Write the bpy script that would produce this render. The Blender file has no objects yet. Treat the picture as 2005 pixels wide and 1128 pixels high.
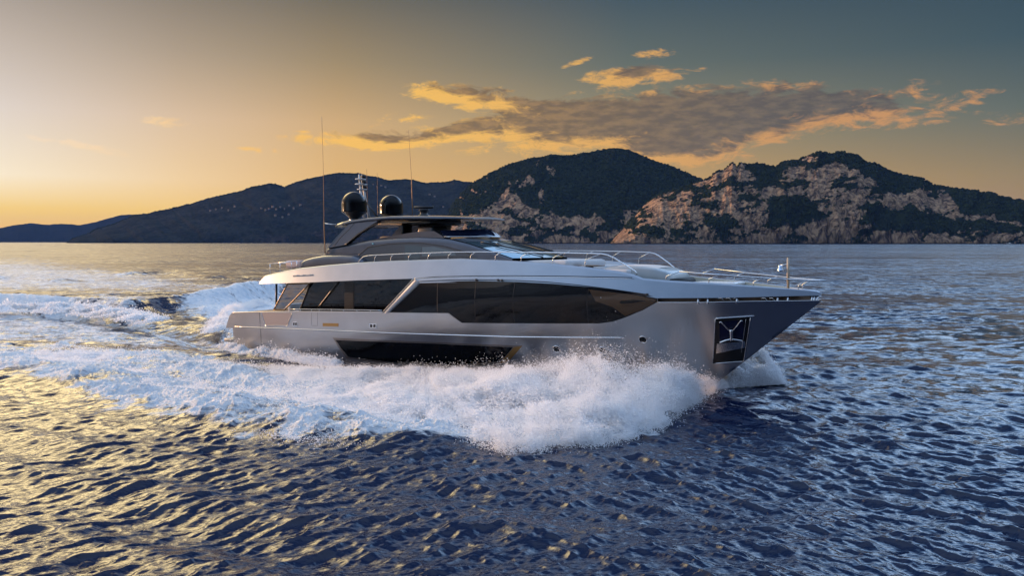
import bpy, math, random
import numpy as np
from mathutils import Vector

random.seed(7)
rng = np.random.default_rng(11)
scene = bpy.context.scene
col = scene.collection

# ------------------------------------------------------------------ camera
F, CX, CY = 1600.0, 1002.5, 564.0            # focal length and centre, in pixels of the 2005 x 1128 photograph
CAM_H = 7.397
PITCH = math.atan((564 - 473) / F)
cam_d = bpy.data.cameras.new('camera')
cam = bpy.data.objects.new('camera', cam_d)
col.objects.link(cam)
cam_d.sensor_width = 36
cam_d.lens = 36 * F / 2005
cam_d.clip_start = 0.5
cam_d.clip_end = 40000
cam.location = (0, 0, CAM_H)
cam.rotation_euler = (math.pi / 2 - PITCH, 0, 0)
scene.camera = cam

# ------------------------------------------------------------------ sun, exposure
SUN_AZ, SUN_EL = math.radians(-66), math.radians(8)      # azimuth from +Y, clockwise positive
sd = bpy.data.lights.new('sun', 'SUN')
sd.energy = 4.0
sd.angle = math.radians(0.6)
sd.color = (1.0, 0.56, 0.30)
sun = bpy.data.objects.new('sun', sd)
col.objects.link(sun)
sdir = Vector((math.sin(SUN_AZ) * math.cos(SUN_EL), math.cos(SUN_AZ) * math.cos(SUN_EL), math.sin(SUN_EL)))
sun.rotation_euler = sdir.to_track_quat('Z', 'Y').to_euler()

scene.render.engine = 'CYCLES'
scene.view_settings.view_transform = 'Standard'
scene.view_settings.look = 'None'
scene.view_settings.exposure = 0
scene.view_settings.gamma = 1
scene.cycles.max_bounces = 10
scene.cycles.diffuse_bounces = 8
scene.cycles.glossy_bounces = 4
scene.cycles.transmission_bounces = 6
scene.cycles.transparent_max_bounces = 12
scene.cycles.caustics_reflective = False
scene.cycles.caustics_refractive = False
scene.cycles.use_denoising = True


def lin(r, g, b, m=1.0):
    def f(c):
        c = c / 255.0
        return (c / 12.92 if c <= 0.04045 else ((c + 0.055) / 1.055) ** 2.4) * m
    return (f(r), f(g), f(b), 1.0)


# ------------------------------------------------------------------ node helper
class NT:
    def __init__(s, tree):
        s.t = tree
        s.n = tree.nodes
        s.l = tree.links

    def put(s, sock, v):
        if isinstance(v, bpy.types.NodeSocket):
            s.l.new(v, sock)
        elif v is not None:
            sock.default_value = v

    def m(s, op, a, b=None, c=None, clamp=False):
        n = s.n.new('ShaderNodeMath')
        n.operation = op
        n.use_clamp = clamp
        s.put(n.inputs[0], a)
        s.put(n.inputs[1], b)
        s.put(n.inputs[2], c)
        return n.outputs[0]

    def ramp(s, v, stops, interp='LINEAR'):
        n = s.n.new('ShaderNodeValToRGB')
        e = n.color_ramp.elements
        n.color_ramp.interpolation = interp
        while len(e) < len(stops):
            e.new(0.5)
        for k, (p, c) in enumerate(stops):
            e[k].position = p
            e[k].color = c
        s.put(n.inputs[0], v)
        return n.outputs[0]

    def mixc(s, f, a, b, mode='MIX'):
        n = s.n.new('ShaderNodeMix')
        n.data_type = 'RGBA'
        n.blend_type = mode
        s.put(n.inputs[0], f)
        s.put(n.inputs[6], a)
        s.put(n.inputs[7], b)
        return n.outputs[2]

    def smooth(s, v, a, b):
        n = s.n.new('ShaderNodeMapRange')
        n.interpolation_type = 'SMOOTHSTEP'
        s.put(n.inputs[0], v)
        n.inputs[1].default_value = a
        n.inputs[2].default_value = b
        return n.outputs[0]

    def noise(s, vec, scale, detail=4, rough=0.55, dist=0.0, dim='3D'):
        n = s.n.new('ShaderNodeTexNoise')
        n.noise_dimensions = dim
        if vec is not None:
            s.put(n.inputs['Vector'], vec)
        n.inputs['Scale'].default_value = scale
        n.inputs['Detail'].default_value = detail
        n.inputs['Roughness'].default_value = rough
        n.inputs['Distortion'].default_value = dist
        return n.outputs[0]

    def combine(s, x, y, z=0.0):
        n = s.n.new('ShaderNodeCombineXYZ')
        s.put(n.inputs[0], x)
        s.put(n.inputs[1], y)
        s.put(n.inputs[2], z)
        return n.outputs[0]

    def mapping(s, vec, scale=(1, 1, 1), rot=(0, 0, 0), loc=(0, 0, 0)):
        n = s.n.new('ShaderNodeMapping')
        s.put(n.inputs[0], vec)
        n.inputs['Scale'].default_value = scale
        n.inputs['Rotation'].default_value = rot
        n.inputs['Location'].default_value = loc
        return n.outputs[0]

    def attr(s, name):
        n = s.n.new('ShaderNodeAttribute')
        n.attribute_name = name
        return n.outputs['Fac']

    def obj(s):
        return s.n.new('ShaderNodeTexCoord').outputs['Object']

    def geo_pos(s):
        return s.n.new('ShaderNodeNewGeometry').outputs['Position']


# ------------------------------------------------------------------ sky
world = bpy.data.worlds.new('World')
scene.world = world
world.use_nodes = True
W = NT(world.node_tree)
W.n.clear()
gen = W.n.new('ShaderNodeTexCoord').outputs['Generated']
sep = W.n.new('ShaderNodeSeparateXYZ')
W.l.new(gen, sep.inputs[0])
az = W.m('ARCTAN2', sep.outputs[0], sep.outputs[1])
el = W.m('ARCSINE', sep.outputs[2])
t_el = W.m('SQRT', W.m('MULTIPLY', W.m('MAXIMUM', el, 0.0), 2 / math.pi))


def T(d):
    return math.sqrt(d / 90.0)


ZEN = (0.60, 0.84, 1.28, 1)  # zenith out of view, set bright to light foam and spray
FRONT = (0.06, 0.14, 0.36, 1)  # high front sky out of view, darkened to deepen the wave faces
ELS = [0, 2, 4, 8, 12, 16.5]
# azimuth, colours at ELS, two unseen high bands added to light water and foam
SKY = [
    (-180, [(18, 18, 28), (18, 20, 30), (20, 22, 34), (28, 34, 50), (46, 56, 78), (66, 82, 110)], (0.08, 0.12, 0.22, 1), (0.16, 0.25, 0.46, 1)),  # unseen quarter, made dark so the bow reflects dark
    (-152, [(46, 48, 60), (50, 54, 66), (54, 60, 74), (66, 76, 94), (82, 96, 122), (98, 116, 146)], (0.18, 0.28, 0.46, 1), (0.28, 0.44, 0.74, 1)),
    (-126, [(300, 312, 328), (300, 318, 340), (290, 314, 342), (268, 296, 330), (244, 276, 316), (222, 258, 300)], (0.58, 0.84, 1.26, 1), (0.56, 0.80, 1.22, 1)),  # unseen quarter, made bright to lift the reflection in the hull
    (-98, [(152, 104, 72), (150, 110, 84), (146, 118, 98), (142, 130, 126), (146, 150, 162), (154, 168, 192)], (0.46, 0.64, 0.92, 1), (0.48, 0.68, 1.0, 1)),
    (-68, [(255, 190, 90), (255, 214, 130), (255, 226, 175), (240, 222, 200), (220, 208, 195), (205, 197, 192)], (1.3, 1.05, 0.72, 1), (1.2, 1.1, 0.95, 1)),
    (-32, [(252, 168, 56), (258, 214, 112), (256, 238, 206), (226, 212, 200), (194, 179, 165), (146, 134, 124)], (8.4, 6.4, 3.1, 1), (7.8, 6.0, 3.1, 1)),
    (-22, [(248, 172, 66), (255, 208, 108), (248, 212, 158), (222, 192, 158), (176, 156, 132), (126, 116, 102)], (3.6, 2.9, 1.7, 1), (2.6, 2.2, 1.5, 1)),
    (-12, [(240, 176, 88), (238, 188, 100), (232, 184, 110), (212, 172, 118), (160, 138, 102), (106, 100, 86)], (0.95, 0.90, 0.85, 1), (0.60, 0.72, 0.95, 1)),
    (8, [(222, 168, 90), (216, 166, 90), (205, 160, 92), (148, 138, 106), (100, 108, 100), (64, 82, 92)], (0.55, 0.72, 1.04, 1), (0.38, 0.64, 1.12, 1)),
    (32, [(176, 138, 88), (170, 136, 88), (152, 130, 90), (98, 106, 98), (62, 82, 90), (46, 68, 82)], (2.4, 3.3, 4.6, 1), (1.1, 2.0, 3.5, 1)),  # high bands here are an added blue fill for sea and spray
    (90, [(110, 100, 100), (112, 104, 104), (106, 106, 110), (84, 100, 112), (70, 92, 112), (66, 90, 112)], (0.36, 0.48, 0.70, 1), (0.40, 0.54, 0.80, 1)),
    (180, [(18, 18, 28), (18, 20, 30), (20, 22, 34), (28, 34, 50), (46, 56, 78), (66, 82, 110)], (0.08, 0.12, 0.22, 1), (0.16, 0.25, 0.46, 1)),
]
prev = None
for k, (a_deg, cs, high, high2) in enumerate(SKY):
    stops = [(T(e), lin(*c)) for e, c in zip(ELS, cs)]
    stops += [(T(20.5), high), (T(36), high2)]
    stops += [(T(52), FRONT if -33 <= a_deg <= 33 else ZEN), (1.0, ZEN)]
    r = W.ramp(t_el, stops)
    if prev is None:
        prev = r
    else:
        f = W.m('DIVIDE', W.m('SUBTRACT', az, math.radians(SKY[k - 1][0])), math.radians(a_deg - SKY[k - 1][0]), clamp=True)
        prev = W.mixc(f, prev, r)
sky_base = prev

# cloud field: world directions, gathered round a handful of banks
cg = bpy.data.node_groups.new('cloud_field', 'ShaderNodeTree')
cg.interface.new_socket('az', in_out='INPUT', socket_type='NodeSocketFloat')
cg.interface.new_socket('el', in_out='INPUT', socket_type='NodeSocketFloat')
cg.interface.new_socket('d', in_out='OUTPUT', socket_type='NodeSocketFloat')
G = NT(cg)
gi = G.n.new('NodeGroupInput')
go = G.n.new('NodeGroupOutput')
gv = G.combine(gi.outputs[0], gi.outputs[1])
n1 = G.noise(G.mapping(gv, (9, 30, 1), rot=(0, 0, math.radians(4))), 1.0, 8, 0.62, 0.6)
n2 = G.noise(G.mapping(gv, (30, 85, 1), rot=(0, 0, math.radians(-3)), loc=(3, 5, 0)), 1.0, 8, 0.68, 0.9)
nn = G.m('ADD', G.m('MULTIPLY', G.m('SUBTRACT', n1, 0.5), 3.2), G.m('MULTIPLY', G.m('SUBTRACT', n2, 0.5), 2.6))


def dir_of(px, py):
    v = np.array([(px - CX) / F, 1.0, 0.0])
    y = -(py - CY) / F
    cp, sp = math.cos(PITCH), math.sin(PITCH)
    v = np.array([(px - CX) / F, cp + y * sp, -sp + y * cp])
    v /= np.linalg.norm(v)
    return math.atan2(v[0], v[1]), math.asin(v[2])


# (px, py, half width, half height, tilt, weight)
BANKS = [(1290, 238, 350, 52, -1, 1.4), (1130, 226, 225, 28, 8, 1.2), (1380, 262, 200, 46, -4, 1.3), (1250, 282, 130, 26, 6, .85),
         (1560, 205, 200, 28, -3, .95), (1560, 172, 120, 16, 2, .62), (1690, 220, 160, 15, 0, .6), (1880, 200, 120, 20, -12, .5),
         (1880, 226, 120, 12, -3, .42), (1260, 146, 118, 20, -3, .72), (1300, 108, 60, 12, 0, .40), (1120, 124, 50, 8, -16, .42),
         (1270, 104, 48, 9, -5, .5), (880, 186, 85, 22, 4, .78), (935, 205, 55, 22, 0, .7), (800, 232, 70, 11, 0, .54), (890, 264, 130, 20, 2, .85), (740, 278, 120, 15, 0, .82),
         (640, 272, 110, 18, 2, .58), (545, 296, 80, 11, 4, .50), (325, 236, 55, 14, 0, .42), (180, 288, 160, 10, 7, .46), (1850, 232, 160, 14, -4, .4), (990, 276, 60, 9, 0, .5), (1970, 232, 60, 14, 0, .5)]
tot = None
for (px, py, hw, hh, tl, wt) in BANKS:
    a0, e0 = dir_of(px, py)
    a1, _ = dir_of(px + 10, py)
    _, e1 = dir_of(px, py - 10)
    sa = (a1 - a0) / 10 * hw
    se = (e1 - e0) / 10 * hh
    da = G.m('SUBTRACT', gi.outputs[0], a0)
    de = G.m('SUBTRACT', gi.outputs[1], e0)
    tr = math.tan(math.radians(-tl))
    de = G.m('SUBTRACT', de, G.m('MULTIPLY', da, tr))
    u = G.m('DIVIDE', da, sa)
    v = G.m('DIVIDE', de, se)
    q = G.m('ADD', G.m('MULTIPLY', u, u), G.m('MULTIPLY', v, v))
    g = G.m('MULTIPLY', G.m('EXPONENT', G.m('MULTIPLY', q, -0.9)), wt)
    tot = g if tot is None else G.m('MAXIMUM', tot, g)
dens = G.m('SUBTRACT', G.m('ADD', G.m('MULTIPLY', tot, 1.75), G.m('MULTIPLY', nn, G.smooth(tot, 0.02, 0.3))), 0.62)
G.l.new(dens, go.inputs[0])


def cloud(a, e):
    n = W.n.new('ShaderNodeGroup')
    n.node_tree = cg
    W.put(n.inputs[0], a)
    W.put(n.inputs[1], e)
    return n.outputs[0]


c0 = cloud(az, el)
c1 = cloud(W.m('SUBTRACT', az, 0.016), W.m('SUBTRACT', el, 0.009))
cover = W.smooth(c0, -0.18, 0.5)
thick = W.smooth(W.m('ADD', W.m('MULTIPLY', c0, 0.10), W.m('MULTIPLY', c1, 0.90)), 0.0, 0.75)
right = W.smooth(az, math.radians(-12), math.radians(24))
farl = W.smooth(az, math.radians(-32), math.radians(-14))
litc = W.mixc(right, lin(252, 194, 88), lin(205, 148, 92))
litc = W.mixc(farl, lin(250, 224, 190), litc)
shac = W.mixc(right, lin(132, 104, 68), lin(88, 82, 80))
cnoise = W.noise(W.mapping(W.combine(az, el), (40, 130, 1)), 1.0, 6, 0.6)
shac = W.mixc(W.smooth(cnoise, 0.38, 0.66), shac, W.mixc(right, lin(172, 132, 78), lin(112, 100, 88)))
cc = W.mixc(thick, litc, shac)
fr = W.m('MULTIPLY', cover, 0.93)
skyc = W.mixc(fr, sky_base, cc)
nish = W.n.new('ShaderNodeTexSky')
nish.sky_type = 'NISHITA'
nish.sun_disc = False
nish.sun_elevation = SUN_EL
nish.sun_rotation = SUN_AZ
nish.altitude = 5
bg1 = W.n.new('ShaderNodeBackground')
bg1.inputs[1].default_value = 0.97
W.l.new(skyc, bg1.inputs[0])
bg2 = W.n.new('ShaderNodeBackground')
bg2.inputs[1].default_value = 0.006
W.l.new(nish.outputs[0], bg2.inputs[0])
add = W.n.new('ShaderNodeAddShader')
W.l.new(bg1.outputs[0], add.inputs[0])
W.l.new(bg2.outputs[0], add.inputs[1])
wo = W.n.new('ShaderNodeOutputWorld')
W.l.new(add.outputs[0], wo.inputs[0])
world.cycles.sampling_method = 'MANUAL'
world.cycles.sample_map_resolution = 1024


# ------------------------------------------------------------------ geometry helpers
CP, SP = math.cos(PITCH), math.sin(PITCH)
FW = np.array([0, CP, -SP]); UP = np.array([0, SP, CP]); RT = np.array([1.0, 0, 0])
CAM = np.array([0, 0, CAM_H])


def wray(px, py):
    return FW + RT * ((px - CX) / F) - UP * ((py - CY) / F)


def ground(px, py, z=0.0):
    v = wray(px, py)
    return CAM + v * ((z - CAM_H) / v[2])


def to_px(P):
    v = P - CAM
    d = v @ FW
    return CX + F * (v @ RT) / d, CY - F * (v @ UP) / d


def hash01(ix, iy, iz=0):
    h = (ix.astype(np.int64) * 374761393 + iy.astype(np.int64) * 668265263 + np.int64(iz) * 2147483647) & 0xFFFFFFFF
    h = ((h ^ (h >> 13)) * 1274126177) & 0xFFFFFFFF
    h = ((h ^ (h >> 16)) * 2246822519) & 0xFFFFFFFF
    return ((h ^ (h >> 15)) & 0xFFFFFF) / float(0xFFFFFF)


def vnoise(x, y, seed=0):
    ix, iy = np.floor(x), np.floor(y)
    fx, fy = x - ix, y - iy
    ux = fx * fx * fx * (fx * (fx * 6 - 15) + 10)
    uy = fy * fy * fy * (fy * (fy * 6 - 15) + 10)
    a = hash01(ix, iy, seed); b = hash01(ix + 1, iy, seed)
    c = hash01(ix, iy + 1, seed); d = hash01(ix + 1, iy + 1, seed)
    return (a * (1 - ux) + b * ux) * (1 - uy) + (c * (1 - ux) + d * ux) * uy


def fbm(x, y, oct=5, gain=0.5, seed=0, ridged=False):
    t = 0; a = 1.0; n = 0
    for k in range(oct):
        v = vnoise(x, y, seed + k * 17)
        if ridged:
            v = 1 - np.abs(2 * v - 1)
        t = t + a * v
        n += a
        a *= gain
        x, y = (x * 1.63 - y * 1.17) + 13.7, (x * 1.17 + y * 1.63) - 7.1
    return t / n


def sstep(x, a, b):
    t = np.clip((x - a) / (b - a), 0, 1)
    return t * t * (3 - 2 * t)


def in_poly(px, py, poly):
    inside = np.zeros(px.shape, bool)
    n = len(poly)
    for i in range(n):
        x0, y0 = poly[i]; x1, y1 = poly[(i + 1) % n]
        if y0 == y1:
            continue
        c = ((y0 > py) != (y1 > py)) & (px < (x1 - x0) * (py - y0) / (y1 - y0) + x0)
        inside ^= c
    return inside


def seg_dist(px, py, line):
    best = np.full(px.shape, 1e9)
    for (x0, y0), (x1, y1) in zip(line[:-1], line[1:]):
        dx, dy = x1 - x0, y1 - y0
        t = np.clip(((px - x0) * dx + (py - y0) * dy) / (dx * dx + dy * dy + 1e-12), 0, 1)
        best = np.minimum(best, np.hypot(px - x0 - t * dx, py - y0 - t * dy))
    return best


def poly_sd(px, py, poly):
    """signed distance: positive inside"""
    d = seg_dist(px, py, list(poly) + [poly[0]])
    return np.where(in_poly(px, py, poly), d, -d)


def np_mesh(name, verts, quads=None, tris=None, smooth=True):
    me = bpy.data.meshes.new(name)
    verts = np.asarray(verts, np.float32)
    me.vertices.add(len(verts))
    me.vertices.foreach_set('co', verts.ravel())
    idx = []; starts = []; n = 0
    for f, k in ((quads, 4), (tris, 3)):
        if f is not None and len(f):
            f = np.asarray(f, np.int32)
            idx.append(f.ravel())
            starts.append(np.arange(len(f), dtype=np.int32) * k + n)
            n += len(f) * k
    if idx:
        idx = np.concatenate(idx); starts = np.concatenate(starts)
        me.loops.add(len(idx)); me.loops.foreach_set('vertex_index', idx)
        me.polygons.add(len(starts)); me.polygons.foreach_set('loop_start', starts)
        me.polygons.foreach_set('use_smooth', np.full(len(starts), smooth))
    me.update(calc_edges=True)
    me.validate()
    return me


def add_attr(me, name, vals):
    a = me.attributes.new(name, 'FLOAT', 'POINT')
    a.data.foreach_set('value', np.asarray(vals, np.float32).ravel())


def link(name, me, mat=None, parent=None):
    o = bpy.data.objects.new(name, me)
    col.objects.link(o)
    if mat is not None:
        me.materials.append(mat)
    if parent is not None:
        o.parent = parent
    return o


def tag(o, label=None, cat=None, group=None, kind=None):
    if label: o['label'] = label
    if cat: o['category'] = cat
    if group: o['group'] = group
    if kind: o['kind'] = kind
    return o


def grid_quads(nr, nc):
    i = np.arange((nr - 1) * (nc - 1))
    r, c = i // (nc - 1), i % (nc - 1)
    a = r * nc + c
    return np.stack([a, a + 1, a + nc + 1, a + nc], 1)


def mat(name):
    m = bpy.data.materials.new(name)
    m.use_nodes = True
    n = NT(m.node_tree)
    return m, n, m.node_tree.nodes['Principled BSDF']


def simple(name, c, rough=0.5, metal=0.0, coat=0.0, var=0.0, vs=3.0, spec=None):
    m, n, b = mat(name)
    b.inputs['Base Color'].default_value = (*c[:3], 1)
    b.inputs['Roughness'].default_value = rough
    b.inputs['Metallic'].default_value = metal
    b.inputs['Coat Weight'].default_value = coat
    b.inputs['Coat Roughness'].default_value = 0.08
    if spec is not None:
        b.inputs['Specular IOR Level'].default_value = spec
    if var:
        k = n.noise(n.obj(), vs, 5, 0.6)
        d = tuple(x * (1 - var) for x in c[:3]) + (1,)
        n.put(b.inputs['Base Color'], n.mixc(n.smooth(k, 0.3, 0.7), d, (*c[:3], 1)))
        n.put(b.inputs['Roughness'], n.m('ADD', n.m('MULTIPLY', k, 0.12), rough - 0.06))
    return m


# ship frame: origin at the transom on the waterline, x forward, y to port, z up
HEAD, TRIM = math.radians(35), math.radians(1.0)
SO = np.array([-18.3415, 60.6336, 0.0])
Rz = np.array([[math.cos(HEAD), math.sin(HEAD), 0], [-math.sin(HEAD), math.cos(HEAD), 0], [0, 0, 1]])
Ry = np.array([[math.cos(TRIM), 0, -math.sin(TRIM)], [0, 1, 0], [math.sin(TRIM), 0, math.cos(TRIM)]])
SR = Rz @ Ry
CAM_S = SR.T @ (CAM - SO)


def ship2world(P):
    return np.asarray(P) @ SR.T + SO


def sray(px, py):
    return SR.T @ wray(px, py)


def on_y(px, py, y):
    v = sray(px, py)
    return CAM_S + v * ((y - CAM_S[1]) / v[1])


TIP_S, TIP_Z = 40.0, 3.961
FOOT_S, FOOT_Z = 34.66, -0.52


def stem(z):
    return TIP_S + (z - TIP_Z) * (TIP_S - FOOT_S) / (TIP_Z - FOOT_Z)


def hull_b(s, z):
    s = np.asarray(s, float); z = np.asarray(z, float)
    q = np.clip((z + 0.2) / 4.1, 0, 1)
    bm = 3.92 + 0.18 * q ** 0.7
    st = 1 - 0.06 * (1 - np.minimum(s / 10, 1)) ** 2
    sf = 8 + 12 * q
    p = 1.5 + 0.9 * q
    u = np.clip((s - sf) / (stem(z) - sf), 0, 1)
    return np.maximum(bm * st * (1 - u ** p), 0.0)


def deck_b(s):
    s = np.asarray(s, float)
    st = 1 - 0.10 * (1 - np.clip((s - 4) / 8, 0, 1)) ** 2
    u = np.clip((s - 20) / (TIP_S + 0.05 - 20), 0, 1)
    return np.maximum(4.1 * st * (1 - u ** 2.4), 0.0)


def band_low(s):
    return np.interp(s, [4, 18, 26, 33, 40], [4.47, 4.75, 4.55, 4.12, 4.2])


def band_b(s, z):
    return np.maximum(deck_b(s) - 0.30 * np.maximum(z - band_low(s), -0.3), 0.03)


def house_b(s, z):
    s = np.asarray(s, float)
    return 2.95 - 0.16 * (np.asarray(z, float) - 5.5) + 0 * s


def hit(px, py, S):
    """first point of the ray through a pixel on the starboard surface y = -S(s, z)"""
    v = sray(px, py)
    t = np.linspace(22, 75, 1500)
    P = CAM_S[None] + t[:, None] * v[None]
    g = P[:, 1] + S(P[:, 0], P[:, 2])
    ok = (P[:, 0] < 40.3)
    k = np.where((g[:-1] < 0) & (g[1:] >= 0) & ok[1:])[0]
    if len(k) == 0:
        gg = np.where(ok, np.abs(g), 1e9)
        return P[np.argmin(gg)]
    i = k[0]
    f = g[i] / (g[i] - g[i + 1])
    return P[i] + f * (P[i + 1] - P[i])


def sz(px_list, S):
    return [(p[0], p[2]) for p in (hit(x, y, S) for x, y in px_list)]


class MB:
    """collects pieces of one part, in ship coordinates"""

    def __init__(s):
        s.v = []; s.q = []; s.t = []; s.n = 0

    def add(s, verts, quads=None, tris=None):
        verts = np.asarray(verts, float)
        if quads is not None and len(quads):
            s.q.append(np.asarray(quads) + s.n)
        if tris is not None and len(tris):
            s.t.append(np.asarray(tris) + s.n)
        s.v.append(verts)
        s.n += len(verts)
        return s

    def grid(s, P):
        P = np.asarray(P, float)
        return s.add(P.reshape(-1, 3), grid_quads(P.shape[0], P.shape[1]))

    def tube(s, pts, r=0.03, n=8, cap=True):
        pts = np.asarray(pts, float)
        m = len(pts)
        rr = np.full(m, r) if np.isscalar(r) else np.asarray(r, float)
        tg = np.gradient(pts, axis=0)
        tg /= np.linalg.norm(tg, axis=1)[:, None] + 1e-12
        ref = np.array([0, 0, 1.0]) if abs(tg[0][2]) < 0.9 else np.array([1.0, 0, 0])
        rows = []
        for i in range(m):
            a = np.cross(tg[i], ref); a /= np.linalg.norm(a) + 1e-12
            b = np.cross(tg[i], a)
            an = np.linspace(0, 2 * math.pi, n, endpoint=False)
            rows.append(pts[i] + rr[i] * (np.cos(an)[:, None] * a + np.sin(an)[:, None] * b))
        V = np.concatenate(rows)
        Q = [[i * n + j, i * n + (j + 1) % n, (i + 1) * n + (j + 1) % n, (i + 1) * n + j] for i in range(m - 1) for j in range(n)]
        Tt = []
        if cap:
            V = np.concatenate([V, pts[:1], pts[-1:]])
            for j in range(n):
                Tt.append([m * n, (j + 1) % n, j])
                Tt.append([m * n + 1, (m - 1) * n + j, (m - 1) * n + (j + 1) % n])
        return s.add(V, Q, Tt)

    def box(s, c, d, bev=0.0):
        c = np.asarray(c, float); h = np.asarray(d, float) / 2
        b = min(bev, *(h * 0.9)) if bev else 0
        if not b:
            V = [[c[0] + sx * h[0], c[1] + sy * h[1], c[2] + sz_ * h[2]] for sx in (-1, 1) for sy in (-1, 1) for sz_ in (-1, 1)]
            return s.add(V, [[0, 1, 3, 2], [4, 6, 7, 5], [0, 4, 5, 1], [2, 3, 7, 6], [0, 2, 6, 4], [1, 5, 7, 3]])
        n = 12
        prof = [(-h[2], b), (-h[2] + b * 0.3, b * 0.3), (-h[2] + b, 0), (h[2] - b, 0), (h[2] - b * 0.3, b * 0.3), (h[2], b)]
        rows = []
        for z, ins in prof:
            ring = []
            hx, hy = h[0] - ins, h[1] - ins
            rad = b
            for (sx, sy, a0) in ((1, 1, 0), (-1, 1, 90), (-1, -1, 180), (1, -1, 270)):
                for k in range(4):
                    a = math.radians(a0 + 30 * k)
                    ring.append([c[0] + sx * (hx - rad) + rad * math.cos(a), c[1] + sy * (hy - rad) + rad * math.sin(a), c[2] + z])
            rows.append(ring)
        m = 16
        V = np.array(rows).reshape(-1, 3)
        Q = [[i * m + j, i * m + (j + 1) % m, (i + 1) * m + (j + 1) % m, (i + 1) * m + j] for i in range(len(rows) - 1) for j in range(m)]
        V = np.concatenate([V, [[c[0], c[1], c[2] - h[2]], [c[0], c[1], c[2] + h[2]]]])
        Tt = []
        for j in range(m):
            Tt.append([len(V) - 2, (j + 1) % m, j])
            Tt.append([len(V) - 1, (len(rows) - 1) * m + j, (len(rows) - 1) * m + (j + 1) % m])
        return s.add(V, Q, Tt)

    def lathe(s, c, prof, n=28):
        """prof: (radius, z)"""
        rows = [[[c[0] + r * math.cos(2 * math.pi * j / n), c[1] + r * math.sin(2 * math.pi * j / n), c[2] + z] for j in range(n)] for r, z in prof]
        V = np.array(rows).reshape(-1, 3)
        Q = [[i * n + j, i * n + (j + 1) % n, (i + 1) * n + (j + 1) % n, (i + 1) * n + j] for i in range(len(prof) - 1) for j in range(n)]
        return s.add(V, Q)

    def mirror(s):
        v = list(s.v); q = list(s.q); t = list(s.t)
        off = s.n
        V = np.concatenate(v) * np.array([1, -1, 1])
        Q = np.concatenate(q)[:, ::-1] if q else None
        Tt = np.concatenate(t)[:, ::-1] if t else None
        return s.add(V, Q, Tt)

    def panel(s, poly, S, off=0.0, thick=0.05, ds=0.4, nz=6):
        """solid sheet following y = -(S + off), outline poly in (s, z); single-crossing columns"""
        poly = np.asarray(poly, float)
        s0, s1 = poly[:, 0].min(), poly[:, 0].max()
        xs = set(np.clip(poly[:, 0], s0 + 1e-4, s1 - 1e-4).round(5))
        xs |= set(np.linspace(s0 + 1e-4, s1 - 1e-4, max(3, int((s1 - s0) / ds) + 1)).round(5))
        xs = np.array(sorted(xs))
        keep = [xs[0]]
        for x in xs[1:]:
            if x - keep[-1] > 2e-3:
                keep.append(x)
        cols = []
        n = len(poly)
        for x in keep:
            zc = []
            for i in range(n):
                a, b = poly[i], poly[(i + 1) % n]
                if (a[0] - x) * (b[0] - x) <= 0 and abs(a[0] - b[0]) > 1e-9:
                    zc.append(a[1] + (b[1] - a[1]) * (x - a[0]) / (b[0] - a[0]))
            if len(zc) < 2:
                continue
            zz = np.linspace(min(zc), max(zc), nz)
            cols.append(np.stack([np.full(nz, x), np.zeros(nz), zz], 1))
        P = np.array(cols)
        o = P.copy(); o[..., 1] = -(S(P[..., 0], P[..., 2]) + off)
        i_ = P.copy(); i_[..., 1] = -(np.maximum(S(P[..., 0], P[..., 2]) + off - thick, 0.004))
        s.grid(o.transpose(1, 0, 2)[::1])
        s.grid(i_.transpose(1, 0, 2)[::-1])
        for A, B in ((o[:, 0], i_[:, 0]), (i_[:, -1], o[:, -1]), (i_[0], o[0]), (o[-1], i_[-1])):
            s.grid(np.stack([B, A]))
        return s

    def build(s, name, m, parent, label=None, smooth=True, origin=None):
        V = np.concatenate(s.v)
        c = (V.min(0) + V.max(0)) / 2 if origin is None else np.asarray(origin, float)
        me = np_mesh(name, V - c, np.concatenate(s.q) if s.q else None, np.concatenate(s.t) if s.t else None, smooth)
        o = link(name, me, m, parent)
        pc = np.zeros(3)
        p = parent
        if p is not None and p.get('_c') is not None:
            pc = np.array(p['_c'])
        o.location = c - pc
        o['_c'] = [float(x) for x in c]
        if label: o['label'] = label
        return o

# ------------------------------------------------------------------ sea: one sheet to the horizon, waves and wake as real relief
def sea_rows():
    y_b, y_e = 1250.0, 473 + 0.45
    ys = [y_b]
    while ys[-1] > y_e:
        y = ys[-1]
        step = 0.95 if y > 640 else (0.8 if y > 520 else 0.6)
        if y < 490: step = 0.5
        if y < 478: step = 0.2
        ys.append(y - step)
    return np.array(ys[:-1])


rows_y = sea_rows()
azs = np.concatenate([np.linspace(-75, -35, 120, endpoint=False), np.linspace(-35, 35, 1600), np.linspace(35, 75, 121)[1:]])
azs = np.radians(azs)
# radius of each ring: where the centre column of that row meets the water
ring = np.array([ground(CX, y)[1] for y in rows_y])
ring = np.concatenate([ring, [15000, 22000]])
ring[:-2] = ring[:-2]
sp = np.gradient(ring)
AZ, RG = np.meshgrid(azs, ring)
SPC = np.repeat(sp[:, None], len(azs), 1)
X0, Y0 = RG * np.sin(AZ), RG * np.cos(AZ)
# photo columns lie on straight rays; use flat range so rings stay smooth
Xw, Yw = X0.ravel(), Y0.ravel()
spc = SPC.ravel()
flat = np.stack([Xw, Yw, np.zeros_like(Xw)], 1)
pxv, pyv = to_px(flat)
infront = Yw > 2
pxv = np.where(infront, pxv, -9999); pyv = np.where(infront, pyv, 9999)

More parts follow.
